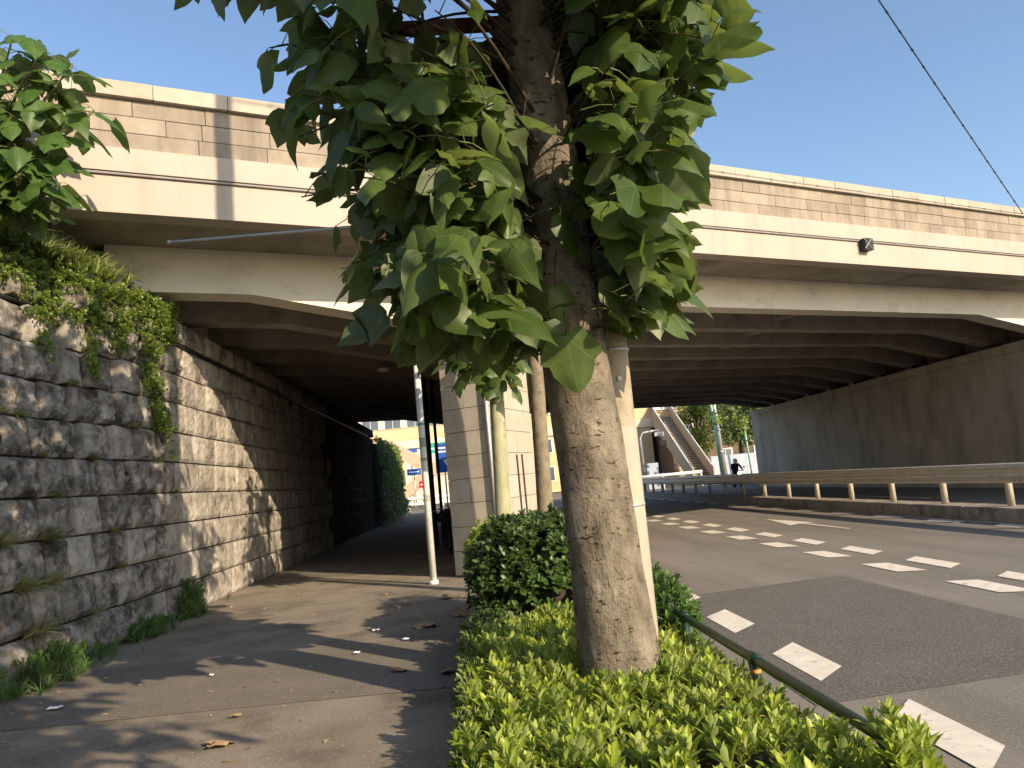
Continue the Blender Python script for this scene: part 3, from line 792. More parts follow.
for c in cl[::2]:
    if c[2] < 5.6: continue
    t0 = trunk_at(min(max(c[2] - .6, 5.5), 7)); twigs.append(([t0, (t0 + np.array(c)) / 2 + np.array([0, 0, .1]), np.array(c)], [.05, .03, .012]))
b = MB()
for pts, rad in twigs: b.tube(pts, rad, 6, False)
o = b.build('branches', M['bark_dark'], main_tree, True); o['kind'] = 'stuff'
b = MB()
for i, (m, pet) in enumerate(sel):
    if pet is not None: b.tube(pet, [.0042, .0034, .003], 5, False)
o = b.build('petioles', M['stem_green'], main_tree, True); o['kind'] = 'stuff'
# wire tied round the trunk
c = trunk_at(2.45); MB().tube([(c[0] + .235 * math.cos(a), c[1] + .235 * math.sin(a), 2.42 + .06 * math.cos(a)) for a in np.linspace(0, 6.283, 33)], .007, 6, False).build('tie_wire', M['bark_dark'], main_tree, True)
tagp = trunk_at(3.14)
MB().hexa([(tagp[0] + .01 + .19 * math.sin(a), tagp[1] - .205 * math.cos(a)) for a in np.linspace(-.15, .75, 6)] + [(tagp[0] + .01 + .185 * math.sin(a), tagp[1] - .20 * math.cos(a)) for a in np.linspace(.75, -.15, 6)], 3.10, 3.17).build('number_tag', M['white_plate'], main_tree)

def small_tree(loc, rad, htop, label, mat, nleaf, size, zc0, zc1, crad, seed, cut=None, lean=(0, 0)):
    t = empty('street_tree', loc, label, 'tree', 'street trees along the planting strip')
    x, y, _ = loc
    path = [(x + lean[0] * f, y + lean[1] * f, -.1 + (htop + .1) * f) for f in (0, .12, .3, .5, .7, .85, 1)]
    trunk_mesh(path, [rad * k for k in (1.3, 1.08, 1, .96, .95, .9, .7)], [((path[4][0], path[4][1] - rad, path[4][2] + .2), .12, .05), ((path[5][0] + rad * .5, path[5][1] - rad, path[5][2]), .1, .05)], 'trunk', mat, t, 20, .08)
    cl, L = crown(t, path[-1][0], path[-1][1], zc0, zc1, crad, nleaf, size, None, cut, seed)
    join_instances('crown', SMALL, L, M['tree_leaf_far'], t)
    b = MB(); top = np.array(path[-1])
    for c in cl: b.tube([top + np.array([0, 0, -.15]), (top + np.array(c)) / 2 + np.array([0, 0, .1]), np.array(c)], [.05, .03, .01], 6, False)
    ob = b.build('branches', M['bark_dark'], t, True); ob['kind'] = 'stuff'
    return t
small_tree((.40, 11.3, 0), .115, 3.3, 'slim pale green barked tree standing before the corner of the bridge pier', M['bark_pale'], 520, .2, 3.2, 5.0, 1.0, 5, lambda p: p[1] < 12.3 and p[0] < .9, (.12, .1))
small_tree((1.10, 12.2, 0), .125, 4.2, 'slim grey barked tree behind the thick trunk, right of the bridge pier', M['bark_grey'], 120, .2, 4.3, 5.3, .7, 6, lambda p: p[1] < 12.2 and p[2] < 5.5, (.1, -.2))
# the next tree of the row, behind the viewer: its crown shades the near pavement
small_tree((1.2, -1.0, 0), .2, 4.6, 'next tree of the row behind the viewpoint, shading the near pavement', M['bark'], 1500, .26, 2.9, 6.2, 1.8, 9, lambda p: (p[1] < .1 or p[0] > 1.15 * p[1] + .55) and p[2] > 2.5 + .6 * max(0, p[0] - 1.3) and p[0] < 2.7 and p[1] < 1.7, (.3, .4))
# ------------------------------------------------------------------ utility pole
up_ = empty('utility_pole', (1.075, 5.62, 0), 'tan concrete utility pole right behind the thick trunk, its lower part wrapped in pale sheet', 'utility pole')
def polex(z): return 1.062 + .012 * z
def pr(z): return .158 - .0045 * z
MB().tube([(polex(z), 5.62, z) for z in (-.1, 2, 4, 6, 8, 10.5)], [pr(z) for z in (-.1, 2, 4, 6, 8, 10.5)], 28).build('shaft', M['pole_concrete'], up_, True)
MB().tube([(polex(z), 5.62, z) for z in (.3, 1.86)], [pr(.3) + .006, pr(1.86) + .006], 28, False).build('wrap', M['pole_sheet'], up_, True)
for z in (1.3, 2.42): MB().tube([(polex(z), 5.62, z - .009), (polex(z), 5.62, z + .009)], pr(z) + .011, 24).build('band', M['grey_steel'], up_, True)
MB().tube([(polex(3.1), 5.62, 3.12), (polex(3.1), 5.62, 3.145)], pr(3.1) + .011, 24).build('band', M['grey_steel'], up_, True)
MB().tube([(polex(2.2) + .04, 5.62 - .14, 2.2), (polex(2.2) + .04, 5.62 - .16, 2.2)], .018, 12).build('bolt', M['grey_steel'], up_)
for z, x0 in ((5.23, -1.1), (4.93, -.36)):
    bb = MB()
    bb.box(x0, 1.0, 5.40, 5.408, z - .05, z + .05); bb.box(x0, 1.0, 5.4085, 5.45, z - .05, z - .042); bb.box(x0, 1.0, 5.4085, 5.45, z + .042, z + .05)
    bb.build('cross_arm', M['rust'], up_)
MB().tube([(-.05, 5.42, 4.88), (-.05, 5.42, 5.3)], .012, 8).build('arm_rod', M['black_plastic'], up_)
MB().tube([(-2.02, 5.62, 3.50), (-.6, 5.62, 3.515), (.92, 5.62, 3.53)], [.010, .014, .018], 8).build('stay_rod', M['grey_steel'], up_, True)
MB().ball((-2.02, 5.62, 3.50), .016, 8, 6).build('rod_tip', M['grey_steel'], up_)

# ================================================================== HEDGES AND SHRUBS
AZ = [rosette(10, .094, .17, .95, .085, i) for i in range(5)]
GL = [rosette(9, .085, .24, 1.25, .05, 30 + i, fold=-.25, curl=.3) for i in range(4)]
BX = [rosette(10, .034, .26, 1.2, .04, 50 + i) for i in range(3)]
VN = [rosette(7, .062, .34, 1.35, .05, 70 + i, fold=.1, curl=.25) for i in range(4)]
def blade_tuft(n, L, w, spread, seed):
    r = random.Random(seed); V = []; T = []
    for i in range(n):
        a = r.uniform(0, 6.28); sp = spread * r.uniform(.3, 1.1); l = L * r.uniform(.6, 1.1); d = np.array([math.cos(a), math.sin(a), 0]); s = np.array([-d[1], d[0], 0])
        base = d * r.uniform(0, .02); k = len(V)
        for f in (0, .35, .7, 1):
            p = base + d * sp * l * f * f + np.array([0, 0, l * (f - .35 * sp * f * f)])
            ww = w * (1 - f) ** .6 + .0008
            V += [p - s * ww, p + s * ww]
        for q in range(3): T += [(k + 2 * q, k + 2 * q + 1, k + 2 * q + 3), (k + 2 * q, k + 2 * q + 3, k + 2 * q + 2)]
    V = np.array(V); return V, np.array(T), V[:, :2].copy()
GR = [blade_tuft(14, .34, .006, .9, i) for i in range(4)]

def surf_shoot(p, n, s, tilt=.35):
    d = unit(np.array(n) * tilt + np.array([0, 0, 1]) + rng.normal(0, .22, 3))
    a = rng.uniform(0, 6.28); x = unit(np.cross(d, [math.cos(a), math.sin(a), .1])); y = np.cross(d, x)
    m = np.eye(4); m[:3, 0] = x * s; m[:3, 1] = y * s; m[:3, 2] = d * s; m[:3, 3] = p; return m

# --- foreground azalea hedge
hedge = empty('azalea_hedge', (.72, 4.5, 0), 'bright yellow green clipped azalea hedge around the foot of the thick tree', 'hedge')
def hz(x, y):
    h = .255 + .10 * noise.noise(Vector((x * 2.0, y * 1.6, 5))) + .05 * noise.noise(Vector((x * 5, y * 5, 1)))
    xl, xr = -.12 + .05 * noise.noise(Vector((0, y * 2, 8))), 1.48 + (.22 if y < 3.5 else 0) + .05 * noise.noise(Vector((3, y * 2.5, 8)))
    e = min(x - xl, xr - x, 7.35 - y, y - 1.4)
    return h * min(1, max(0, e / .16)) ** .5 if e > 0 else 0
def inst_top():
    L = []; low = []
    while len(L) < 2000:
        x, y = rng.uniform(-.14, 1.74), rng.uniform(1.45, 7.35)
        if y < 2.3 and rng.random() < .5: continue
        h = hz(x, y)
        if h <= .02 or math.hypot(x - .85, y - 5.0) < .27: continue
        gx = (hz(x + .04, y) - hz(x - .04, y)) / .08; gy = (hz(x, y + .04) - hz(x, y - .04)) / .08
        n = unit([-gx, -gy, 1]); z = h - rng.uniform(.0, .05)
        L.append((int(rng.integers(len(AZ))), surf_shoot((x, y, z), n, rng.uniform(.55, 1.4), .8)))
    for i in range(1700):
        side = rng.random(); y = rng.uniform(1.6, 7.3)
        x = (-.10 + .05 * noise.noise(Vector((0, y * 2, 8))) if side < .7 else 1.48) + rng.uniform(-.01, .07) * (1 if side < .7 else -1); z = rng.uniform(.02, .28)
        low.append((int(rng.integers(len(AZ))), surf_shoot((x, y, z), (-1 if side < .7 else 1, 0, 0), rng.uniform(.6, 1.0), 1.3)))
    for i in range(500):
        x = rng.uniform(-.1, 1.5); low.append((int(rng.integers(len(AZ))), surf_shoot((x, 7.3 - rng.uniform(0, .06), rng.uniform(.05, .28)), (0, 1, 0), rng.uniform(.6, 1.0), 1.3)))
    return L, low
Lt, Ll = inst_top()
join_instances('foliage', AZ, Lt, M['azalea_leaf'], hedge)
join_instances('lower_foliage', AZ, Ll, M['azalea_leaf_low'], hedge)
b = MB(); gx_, gy_ = np.linspace(-.1, 1.5, 30), np.linspace(1.5, 7.3, 100)
for y in gy_:
    for x in gx_: b.v.append((x, y, max(-.05, hz(x, y) - .07)))
for j in range(99):
    for i in range(29): b.f.append((j * 30 + i, j * 30 + i + 1, (j + 1) * 30 + i + 1, (j + 1) * 30 + i))
ob = b.build('twig_core', M['twig'], hedge, True); ob['kind'] = 'stuff'
L = []
for i in range(70):
    x, y = rng.uniform(0, 1.45), rng.uniform(2.6, 7.2); a = rng.uniform(0, 6.28)
    if math.hypot(x - .85, y - 5.0) < .3: continue
    L.append((int(rng.integers(len(SMALL))), frame((x, y, hz(x, y) + .015), (math.cos(a), math.sin(a), rng.uniform(-.4, .4)), (rng.normal(0, .4), rng.normal(0, .4), 1), rng.uniform(.04, .13) if i % 6 == 0 else rng.uniform(.02, .05))))
join_instances('dead_leaves', SMALL, L, M['dry_leaf'], hedge)
b = MB()
for i in range(120):
    x, y = rng.uniform(-.05, 1.45), rng.uniform(2.4, 7.2); h = hz(x, y)
    if h > .1: b.tube([(x, y, h - .12), (x + rng.normal(0, .03), y + rng.normal(0, .03), h + rng.uniform(.0, .06))], [.004, .002], 5)
ob = b.build('bare_twigs', M['twig'], hedge); ob['kind'] = 'stuff'
def sprig(x, y, z, h, parent):
    b = MB().tube([(x, y, z), (x + .01, y, z + h * .6), (x + .02, y, z + h)], .004, 5); b.build('sprig_stem', M['stem_green'], parent)
    L = [(int(rng.integers(len(AZ))), surf_shoot((x + .01 + rng.normal(0, .02), y + rng.normal(0, .02), z + h * f), (0, 0, 1), 1.15 - .2 * f, .3)) for f in (.3, .5, .65, .8, .9, 1)]
    join_instances('sprig', AZ, L, M['azalea_leaf'], parent)
for a in ((1.50, 3.02, .25, .22), (1.56, 2.90, .22, .20), (1.44, 2.86, .25, .20), (1.60, 3.12, .18, .18), (1.36, 3.2, .25, .14), (-.12, 3.75, .2, .16), (-.10, 4.6, .2, .14), (1.05, 4.55, .22, .14), (.35, 4.2, .25, .12), (.6, 4.4, .25, .12)): sprig(*a, hedge)

def shrub(name, label, c, r, n, variants, mat, s=1.0, low=None, cat='shrub', square=3.0, core='bark_dark', seed=0):
    root = empty(name, (c[0], c[1], 0), label, cat)
    L = []
    def radial(d):
        k = (abs(d[0]) ** square + abs(d[1]) ** square + abs(d[2]) ** square) ** (-1 / square)
        return k * (1 + .10 * noise.noise(Vector(d * 2.5) + Vector((seed, 0, 0))) + .07 * noise.noise(Vector(d * 6)))
    for i in range(n):
        d = unit(rng.normal(0, 1, 3)); d[2] = abs(d[2]) if rng.random() < .8 else d[2] * .6
        k = radial(d) * rng.uniform(.86, 1.08)
        p = np.array(c) + d * k * np.array(r)
        if p[2] < .04: continue
        L.append((int(rng.integers(len(variants))), surf_shoot(p, d, s * rng.uniform(.75, 1.2), 1.0)))
    join_instances('foliage', variants, L, mat, root)
    b = MB(); b.ball((0, 0, 0), 1, 20, 14)
    b.v = [tuple(np.array(c) + unit(v) * radial(unit(v)) * np.array(r) * .76) for v in b.v]
    ob = b.build('twig_core', M[core], root, True); ob['kind'] = 'stuff'
    for k in range(5):
        a = k * 1.3; 
    bs = MB()
    for k in range(6):
        a = k * 1.05; bs.tube([(c[0] + .1 * math.cos(a), c[1] + .1 * math.sin(a), -.02), (c[0] + .6 * r[0] * math.cos(a), c[1] + .6 * r[1] * math.sin(a), c[2])], [.015, .008], 6)
    ob = bs.build('stems', M['bark_dark'], root); ob['kind'] = 'stuff'
    return root
shrub('glossy_shrub', 'dark glossy leaved rounded shrub left of the thick trunk', (.60, 8.25, .50), (.60, .80, .58), 1300, GL, M['glossy_leaf'], 1.15, seed=1)
shrub('box_shrub', 'light green fine leaved shrub at the foot of the bridge pier', (.22, 9.75, .5), (.30, .75, .52), 800, BX, M['azalea_leaf'], 1.3, seed=2)
shrub('roadside_shrub', 'small bright green shrub right of the thick trunk beside the green pipe rail', (1.42, 6.9, .20), (.26, .8, .36), 300, AZ, M['weed_leaf'], 1.1, seed=3)
shrub('low_shrub', 'low sparse shrub beneath the glossy shrub at the pavement edge', (.10, 7.3, .12), (.22, .35, .22), 160, GL, M['glossy_leaf'], .8, seed=4)

# ------------------------------------------------------------------ vegetation on the wall
thick = empty('vine_thicket', (-5.2, 9.5, 4.4), 'leafy vines and bamboo grass spilling over the top of the stone wall', 'vines')
L = []
def wall_top(y): return face_x(y, 4.5)
for i in range(3000):
    y = rng.uniform(6.5, 12.5); d = rng.uniform(-.10, 1.5) ** 1.0
    x = wall_top(y) - d
    z = 4.52 + .38 * max(0, d) + .34 * max(0, 1 - abs(d - .2) / .6) * (1 + noise.noise(Vector((y * 1.6, d * 2, 4)))) + .38 * max(0, noise.noise(Vector((y * .9, d, 7))))
    if y > 11.9: z = min(z, 4.66)
    z += .5 * max(0, (10.6 - y) / 4) + .45 * min(1, max(0, (9.6 - y) / .9))
    z -= rng.uniform(0, .3)
    L.append((int(rng.integers(len(VN))), surf_shoot((x, y, z), (1, -.3, .2), rng.uniform(.7, 1.35), 1.1)))
for i in range(1500):  # skirt hanging over the face
    y = rng.uniform(7.0, 12.2); prof = .25 + .45 * max(0, noise.noise(Vector((y * 1.7, 3, 1))) + .25) + (.35 if 9.2 < y < 11 else 0)
    z = 4.7 - prof * rng.random() ** 1.3
    L.append((int(rng.integers(len(VN))), surf_shoot((face_x(y, z) + .05 + rng.uniform(0, .14), y, z), (1, 0, -.3), rng.uniform(.6, 1.15), 1.6)))
for yc, z0, z1, w, n in ((11.55, 4.6, 2.75, .17, 480), (11.75, 3.1, 2.35, .08, 40), (10.35, 4.4, 3.35, .12, 90), (9.6, 4.3, 3.5, .12, 60), (10.9, 4.4, 3.75, .1, 50)):
    for i in range(n):  # long trailing strands
        f = rng.random(); z = z0 + (z1 - z0) * f; y = yc + .12 * math.sin(z * 3) + rng.normal(0, w * (1 - .55 * f))
        L.append((int(rng.integers(len(VN))), surf_shoot((face_x(y, z) + .06 + rng.uniform(0, .10), y, z), (1, 0, -.5), rng.uniform(.55, 1.05), 1.8)))
join_instances('vine_foliage', VN, L, M['vine_leaf'], thick)
L = []
for i in range(150):
    y = rng.normal(9.7, .75); d = rng.uniform(-.05, .5); L.append((int(rng.integers(4)), surf_shoot((wall_top(y) - d + .1, y, 4.82 + .3 * d + .25 * max(0, (10.6 - y) / 3) + .35 * min(1, max(0, (9.6 - y) / .9))), (1, -.2, .1), rng.uniform(.7, 1.3), .6)))
join_instances('grass_blades', GR, L, M['grass_leaf'], thick)
bm_ = MB()
for i in range(14):
    y = rng.uniform(8, 12); bm_.tube([(wall_top(y) - .4, y, 4.6), (wall_top(y) + .05, y + .1, 4.95), (wall_top(y) + .2, y + .5, 4.9 + rng.uniform(-.2, .4))], [.008, .006, .003], 5, False)
bm_.tube([(face_x(11.55, z) + .04, 11.55 + .12 * math.sin(z * 3), z) for z in np.linspace(4.7, 2.5, 12)], .008, 5, False)
o = bm_.build('stems', M['twig'], thick); o['kind'] = 'stuff'

# sapling with big leaves above the wall
sap = empty('broadleaf_sapling', (-5.5, 8.8, 4.8), 'young broadleaf tree with large bright lobed leaves above the left stone wall', 'tree')
sap_leaf = [tri_mesh('leaf', *v, M['sapling_leaf']) for v in BIG]
b = MB(); stems = []
for (x0, y0), (x1, y1, z1) in (((-5.4, 8.9), (-4.85, 8.8, 7.2)), ((-5.4, 8.8), (-4.15, 8.75, 6.8)), ((-5.4, 8.9), (-3.95, 8.8, 6.25)), ((-5.4, 8.9), (-4.5, 8.7, 7.0)), ((-5.4, 8.8), (-4.55, 8.6, 5.65)), ((-5.5, 8.9), (-5.6, 8.7, 7.0)), ((-5.5, 8.7), (-5.2, 8.4, 6.0)), ((-5.3, 8.8), (-4.3, 8.7, 5.35)), ((-5.4, 8.6), (-4.9, 8.3, 5.6))):
    pts = [np.array([x0, y0, 4.6]), np.array([(x0 * .65 + x1 * .35), (y0 + y1) / 2, 4.6 + (z1 - 4.6) * .55]), np.array([x1, y1, z1])]
    b.tube(pts, [.03, .022, .010], 8, False); stems.append(pts)
o = b.build('stem', M['stem_green'], sap, True)
b = MB()
for pts in stems:
    for i in range(27):
        f = .45 + .55 * (i / 25) if i < 26 else rng.uniform(.2, .6)
        q = pts[1] + (pts[2] - pts[1]) * (f - .45) / .55 if f > .45 else pts[0] + (pts[1] - pts[0]) * f / .45
        a = i * 2.4 + rng.uniform(-.3, .3); d = unit([math.cos(a), math.sin(a), rng.uniform(-.1, .5)])
        e = q + d * rng.uniform(.12, .32)
        if e[0] > -3.75 or e[2] < 4.9: continue
        b.tube([q, (q + e) / 2 + np.array([0, 0, .03]), e], .004, 5, False)
        yd = unit([d[0] * .8 + rng.normal(0, .2), d[1] * .8 + rng.normal(0, .2), rng.uniform(-1.1, -.1)]); up = unit([d[0] * .6 + rng.normal(0, .25), d[1] * .6 - .3 + rng.normal(0, .25), rng.uniform(.4, 1.0)])
        m = frame(e - np.array(sap.location), yd, up, rng.uniform(.17, .34))
        o = link('leaf', sap_leaf[rng.integers(8)], sap); o.matrix_local = Matrix(m.tolist())
ob = b.build('petioles', M['stem_green'], sap, True); ob['kind'] = 'stuff'

# weeds: at the foot of the wall and in its joints
WD = [rosette(9, .11, .13, 1.0, .12, 90 + i) for i in range(3)]
weeds = [('weed_clump', 'leafy green weeds spreading at the near foot of the stone wall', (-4.30, 8.3), 1.0, .30, 150), ('weed_clump', 'rounded green weed clump by the wall foot beside the dry grass', (-4.34, 12.3), .42, .5, 120), ('weed_clump', 'thin grassy weeds along the wall foot between the two larger clumps', (-4.30, 10.7), .95, .14, 90)]
for nm, lab, (x, y), ry, h, n in weeds:
    r_ = empty(nm, (x, y, 0), lab, 'weeds'); L = []; G = []
    for i in range(n):
        f = rng.random(); py = y + rng.normal(0, ry * .5); px = x + rng.normal(0, .10) - .03
        hh = h * max(.15, 1 - abs(py - y) / (ry * 1.5)) * rng.random()
        L.append((int(rng.integers(3)), surf_shoot((max(px, -4.45), py, hh), (.4, 0, 0), rng.uniform(.5, 1.0), .8)))
        if i % 2 == 0: G.append((int(rng.integers(4)), surf_shoot((max(px, -4.45) + .04, py, 0), (.5, 0, 0), rng.uniform(.3, .75), .5)))
    join_instances('leaves', WD, L, M['weed_leaf'], r_); join_instances('blades', GR, G, M['weed_leaf'], r_)
jt = [(8.35, 2), (8.8, 2), (8.5, 1), (9.3, 4), (9.2, 5), (10.1, 5), (10.3, 3), (10.4, 2), (8.1, 3), (9.0, 3), (8.6, 6), (9.9, 7), (8.2, 7), (11.0, 6), (12.2, 4), (11.6, 5), (8.35, 1), (9.6, 1), (8.9, 6)]
wg = empty('wall_weeds', (-4.4, 9.5, 1), 'tufts of grass and ferny weeds growing in the joints of the stone wall', 'weeds')
L = []; L2 = []
for y, c in jt:
    z = c * CH
    big = 1.0 if y < 9.2 and c < 4 else .55
    for i in range(int(16 * big)):
        yy = y + rng.normal(0, .10 * big); L.append((int(rng.integers(4)), surf_shoot((face_x(yy, z) + .05, yy, z + rng.uniform(-.02, .02)), (1, 0, -.3), rng.uniform(.35, .75) * big, 1.2)))
    for i in range(int(5 * big)):
        yy = y + rng.normal(0, .08); L2.append((int(rng.integers(len(VN))), surf_shoot((face_x(yy, z) + .06, yy, z), (1, 0, 0), rng.uniform(.5, .9), 1.2)))
join_instances('grass_tufts', GR, L, M['moss_grass'], wg); join_instances('leaf_tufts', VN, L2, M['vine_leaf'], wg)
# ivy at the far end of the passage
ivy = empty('ivy_curtain', (-4.2, 41, 0), 'ivy covered wall end, sunlit at the far mouth of the dark passage', 'ivy')
L = []
for i in range(2600):
    y = rng.uniform(37.4, 49); z = rng.uniform(0, 4.0) ** 1.0; bulge = .35 * math.sin(z * .7 + .3) * (.6 + .4 * noise.noise(Vector((y, z, 0)))) + .15
    L.append((int(rng.integers(len(VN))), surf_shoot((-4.55 + bulge + rng.uniform(-.08, .1) + (.45 if z < .8 else 0) * rng.random(), y, z + rng.uniform(0, .3)), (1, -.2, 0), rng.uniform(1.6, 2.8), 1.6)))
join_instances('foliage', VN, L, M['vine_leaf'], ivy)
MB().box(-5.2, -4.5, 37.7, 49, -.1, 4.0).build('wall_end', M['stone_shade'] , ivy)

# ------------------------------------------------------------------ green pipe fence
fence = empty('pipe_fence', (1.55, 4.5, 0), 'dark green tubular pipe fence between the hedge and the road', 'fence')
FX, FZ = 1.50, .44
def rail_y(f): return f
pts = [(FX, y, FZ + .004 * (y - 3.1) * -1) for y in np.linspace(3.15, 13.0, 14)]
end = [(FX, 3.15 - .16 * math.sin(a), FZ - .16 + .16 * math.cos(a)) for a in np.linspace(1.5, .2, 6)]
MB().tube([(FX, 2.99, -.1)] + end + pts, .027, 14).build('top_rail', M['green_pipe'], fence, True)
MB().tube([(FX, y, .16) for y in (3.0, 13)], .021, 10).build('lower_rail', M['green_pipe'], fence, True)
for i, y in enumerate((4.45, 5.9, 7.35, 8.8, 10.25, 11.7)):
    p = MB().tube([(FX, y, -.1), (FX, y, FZ - .03)], .026, 12).build('post', M['green_pipe'], fence, True)
    MB().tube([(FX, y - .05, FZ), (FX, y + .05, FZ)], .032, 14).build('collar', M['green_pipe'], p, True).location = (0, 0, 0)
    MB().tube([(FX, y + .08, FZ - .01), (FX + .05, y + .10, .1), (FX + .07, y + .12, -.1)], .018, 8).build('brace', M['green_pipe'], p, True).location = (0, 0, 0)
MB().tube([(FX, 4.45, FZ - .075), (FX, 4.45, FZ - .055)], .0275, 12, False).build('sticker', M['orange_sticker'], fence, True)

# ------------------------------------------------------------------ median guard rail
gr = empty('guard_rail', (10.5, 25, .14), 'cream steel guard rail with round posts along the median kerb', 'guard rail')
prof = [(-.0, .99), (-.045, .975), (-.075, .93), (-.075, .90), (-.03, .86), (-.03, .82), (-.075, .78), (-.075, .74), (-.03, .70), (-.03, .68), (-.07, .65), (-.05, .615), (0, .60)]
seg = 4.3; y = -3.0
while y < 74:
    v = []; n = len(prof)
    for yy in (y, y + seg + .06):
        for dx, z in prof: v.append((10.42 + dx - (.002 if yy > y else 0), yy, z))
    for yy in (y, y + seg + .06):
        for dx, z in prof: v.append((10.43 + dx, yy, z))
    f = [(i, n + i, n + i + 1, i + 1) for i in range(n - 1)] + [(2 * n + i, 2 * n + i + 1, 3 * n + i + 1, 3 * n + i) for i in range(n - 1)] + [(0, 2 * n, 3 * n, n), (n - 1, 2 * n - 1, 4 * n - 1, 3 * n - 1)]
    rb = MB().add(v, f).build('rail', M['rail_metal'], gr)
    for z in (.92, .80, .66):
        for dy in (.12, .28):
            MB().ball((10.352 if z != .80 else 10.395, y + dy, z), .014, 6, 4).build('bolt', M['bark_dark'], rb).location = (0, 0, 0)
    y += seg
pm = MB().tube([(0, 0, 0), (0, 0, .55), (0, 0, .83)], .07, 14).mesh('post', M['post_metal'], True)
for i in range(33):
    link('post', pm, gr, (.04, -25 + 1.2 + 2.15 * i + .85, -.005))

# ================================================================== SMALLER THINGS NEAR BY
# pale sign pole at the mouth of the passage
sp = empty('sign_pole', (-.73, 13.17, 0), 'slim pale green steel pole standing at the mouth of the dark passage', 'pole')
MB().tube([(-.73, 13.17, -.02), (-.73, 13.17, 4.6)], .055, 16).build('shaft', M['pale_pole'], sp, True)
MB().tube([(-.73, 13.17, -.01), (-.73, 13.17, .06)], .08, 16).build('foot', M['pale_pole'], sp, True)
for z, h in ((1.35, .10), (2.25, .16), (2.02, .05)): MB().tube([(-.73, 13.17, z), (-.73, 13.17, z + h)], .0575, 16, False).build('sticker', M['sticker_grey'], sp, True)
MB().tube([(-.73, 13.17, 2.62), (-.73, 13.17, 2.66)], .0585, 16, False).build('sticker', M['green_sign'], sp, True)
# black sensor box on the fascia
bxr = empty('sensor_box', (*BP(tx(9.09, -1.66), -1.66), 5.96), 'small black box with a cross frame fixed on the cream bridge fascia', 'box')
ca, sa = math.cos(ang), math.sin(ang)
def obox(mb_, c, hx, hy, hz_):
    v = [(c[0] + ca * x - sa * y, c[1] + sa * x + ca * y, c[2] + z) for x, y in ((-hx, -hy), (hx, -hy), (hx, hy), (-hx, hy)) for z in (0,)]
    return mb_.hexa([(p[0], p[1]) for p in v], c[2] - hz_, c[2] + hz_)
q = BP(tx(9.09, -1.62), -1.62)
obox(MB(), (q[0], q[1], 5.93), .13, .08, .13).build('case', M['black_plastic'], bxr)
for s_ in (-1, 1):
    p0 = BP(tx(9.09, -1.71) - .12, -1.706); p1 = BP(tx(9.09, -1.71) + .12, -1.706)
    MB().tube([(*p0, 5.93 - .11 * s_), (*p1, 5.93 + .11 * s_)], .008, 6).build('cross_bar', M['grey_steel'], bxr)
MB().tube([(*BP(tx(9.09, -1.62) + .15, -1.6), 5.93), (*BP(tx(9.09, -1.62) + .2, -1.58), 6.08)], .012, 6).build('cable', M['black_plastic'], bxr)
# overhead wire, wrapped with a thin lashing
def wire_pts(a, b_, n, sag): 
    a, b_ = np.array(a, float), np.array(b_, float); return [a + (b_ - a) * f + np.array([0, 0, -sag * 4 * f * (1 - f)]) for f in np.linspace(0, 1, n)]
wr = empty('overhead_wire', (8, 14, 9), 'thin dark overhead wire slanting down across the sky at the upper right', 'wire')
WA, WB = (1.15, 5.62, 10.27), (14.87, 18.76, 7.14)
wp = wire_pts(WA, WB, 60, .04)
MB().tube(wp, .012, 6).build('strand', M['black_plastic'], wr, True)
for i in range(2, 58, 2): MB().tube([wp[i] - np.array([.03, .03, 0]), wp[i] + np.array([.03, .03, 0])], .02, 6).build('clip', M['black_plastic'], wr)

# fallen leaves and scraps of litter on the pavement
def fallen(x, y, s, vi, lab, rz):
    me = tri_mesh('dry_leaf', BIG[vi][0] * np.array([1, 1, .9]), BIG[vi][1], BIG[vi][2], M['dry_leaf'])
    o = link('dry_leaf', me, None, (x, y, .03), (.25, .2, rz), (s, s, s)); tag(o, lab, 'fallen leaf', 'dry leaves fallen on the pavement')
fallen(-1.72, 5.48, .16, 0, 'large curled tan leaf lying on the pavement nearest the viewer', 1.2)
fallen(-.40, 11.2, .20, 1, 'brown dry leaf in the shrub shadow near the pale pole', .4)
fallen(-.52, 9.2, .16, 4, 'flat dry leaf at the pavement edge below the dark shrub', 2.2)
fallen(-.76, 9.15, .17, 0, 'curled dry leaf left of the flat one by the shrub', -1.0)
fallen(-.70, 7.05, .14, 3, 'small brown leaf in the shade beside the hedge', .9)
fallen(-.30, 6.9, .14, 1, 'pale brown leaf close against the hedge side', 2.9)
fallen(-.25, 9.6, .16, 7, 'reddish dry leaf tucked against the edging by the shrub', .2)
fallen(-1.85, 6.2, .08, 2, 'tiny dry leaf in the left tree shadow', 2.0)
def scrap(x, y, sx, sy, lab, seed):
    b = MB(); n = 6
    for j in range(n):
        for i in range(n): b.v.append((x + (i / 5 - .5) * sx + .01 * noise.noise(Vector((i, j, seed))), y + (j / 5 - .5) * sy + .01 * noise.noise(Vector((i, j, seed + 9))), .03 + .02 * noise.noise(Vector((i * .6, j * .6, seed)))))
    for j in range(5):
        for i in range(5): b.f.append((j * n + i, j * n + i + 1, (j + 1) * n + i + 1, (j + 1) * n + i))
    o = b.build('paper_scrap', M['paper']); tag(o, lab, 'litter', 'scraps of litter on the pavement')
scrap(-3.64, 7.06, .11, .07, 'crumpled white paper scrap near the left wall weeds', 1)
scrap(-1.25, 8.03, .06, .06, 'white scrap in the sunlit strip at the middle of the pavement', 2)
scrap(-.80, 8.45, .07, .05, 'white scrap nearest the hedge between the trunk shadows', 3)
scrap(-1.2, 9.2, .08, .05, 'flat white scrap further up the sunlit strip', 4)
scrap(-2.55, 7.7, .04, .03, 'tiny white scrap in the shade left of the trunk shadow', 5)
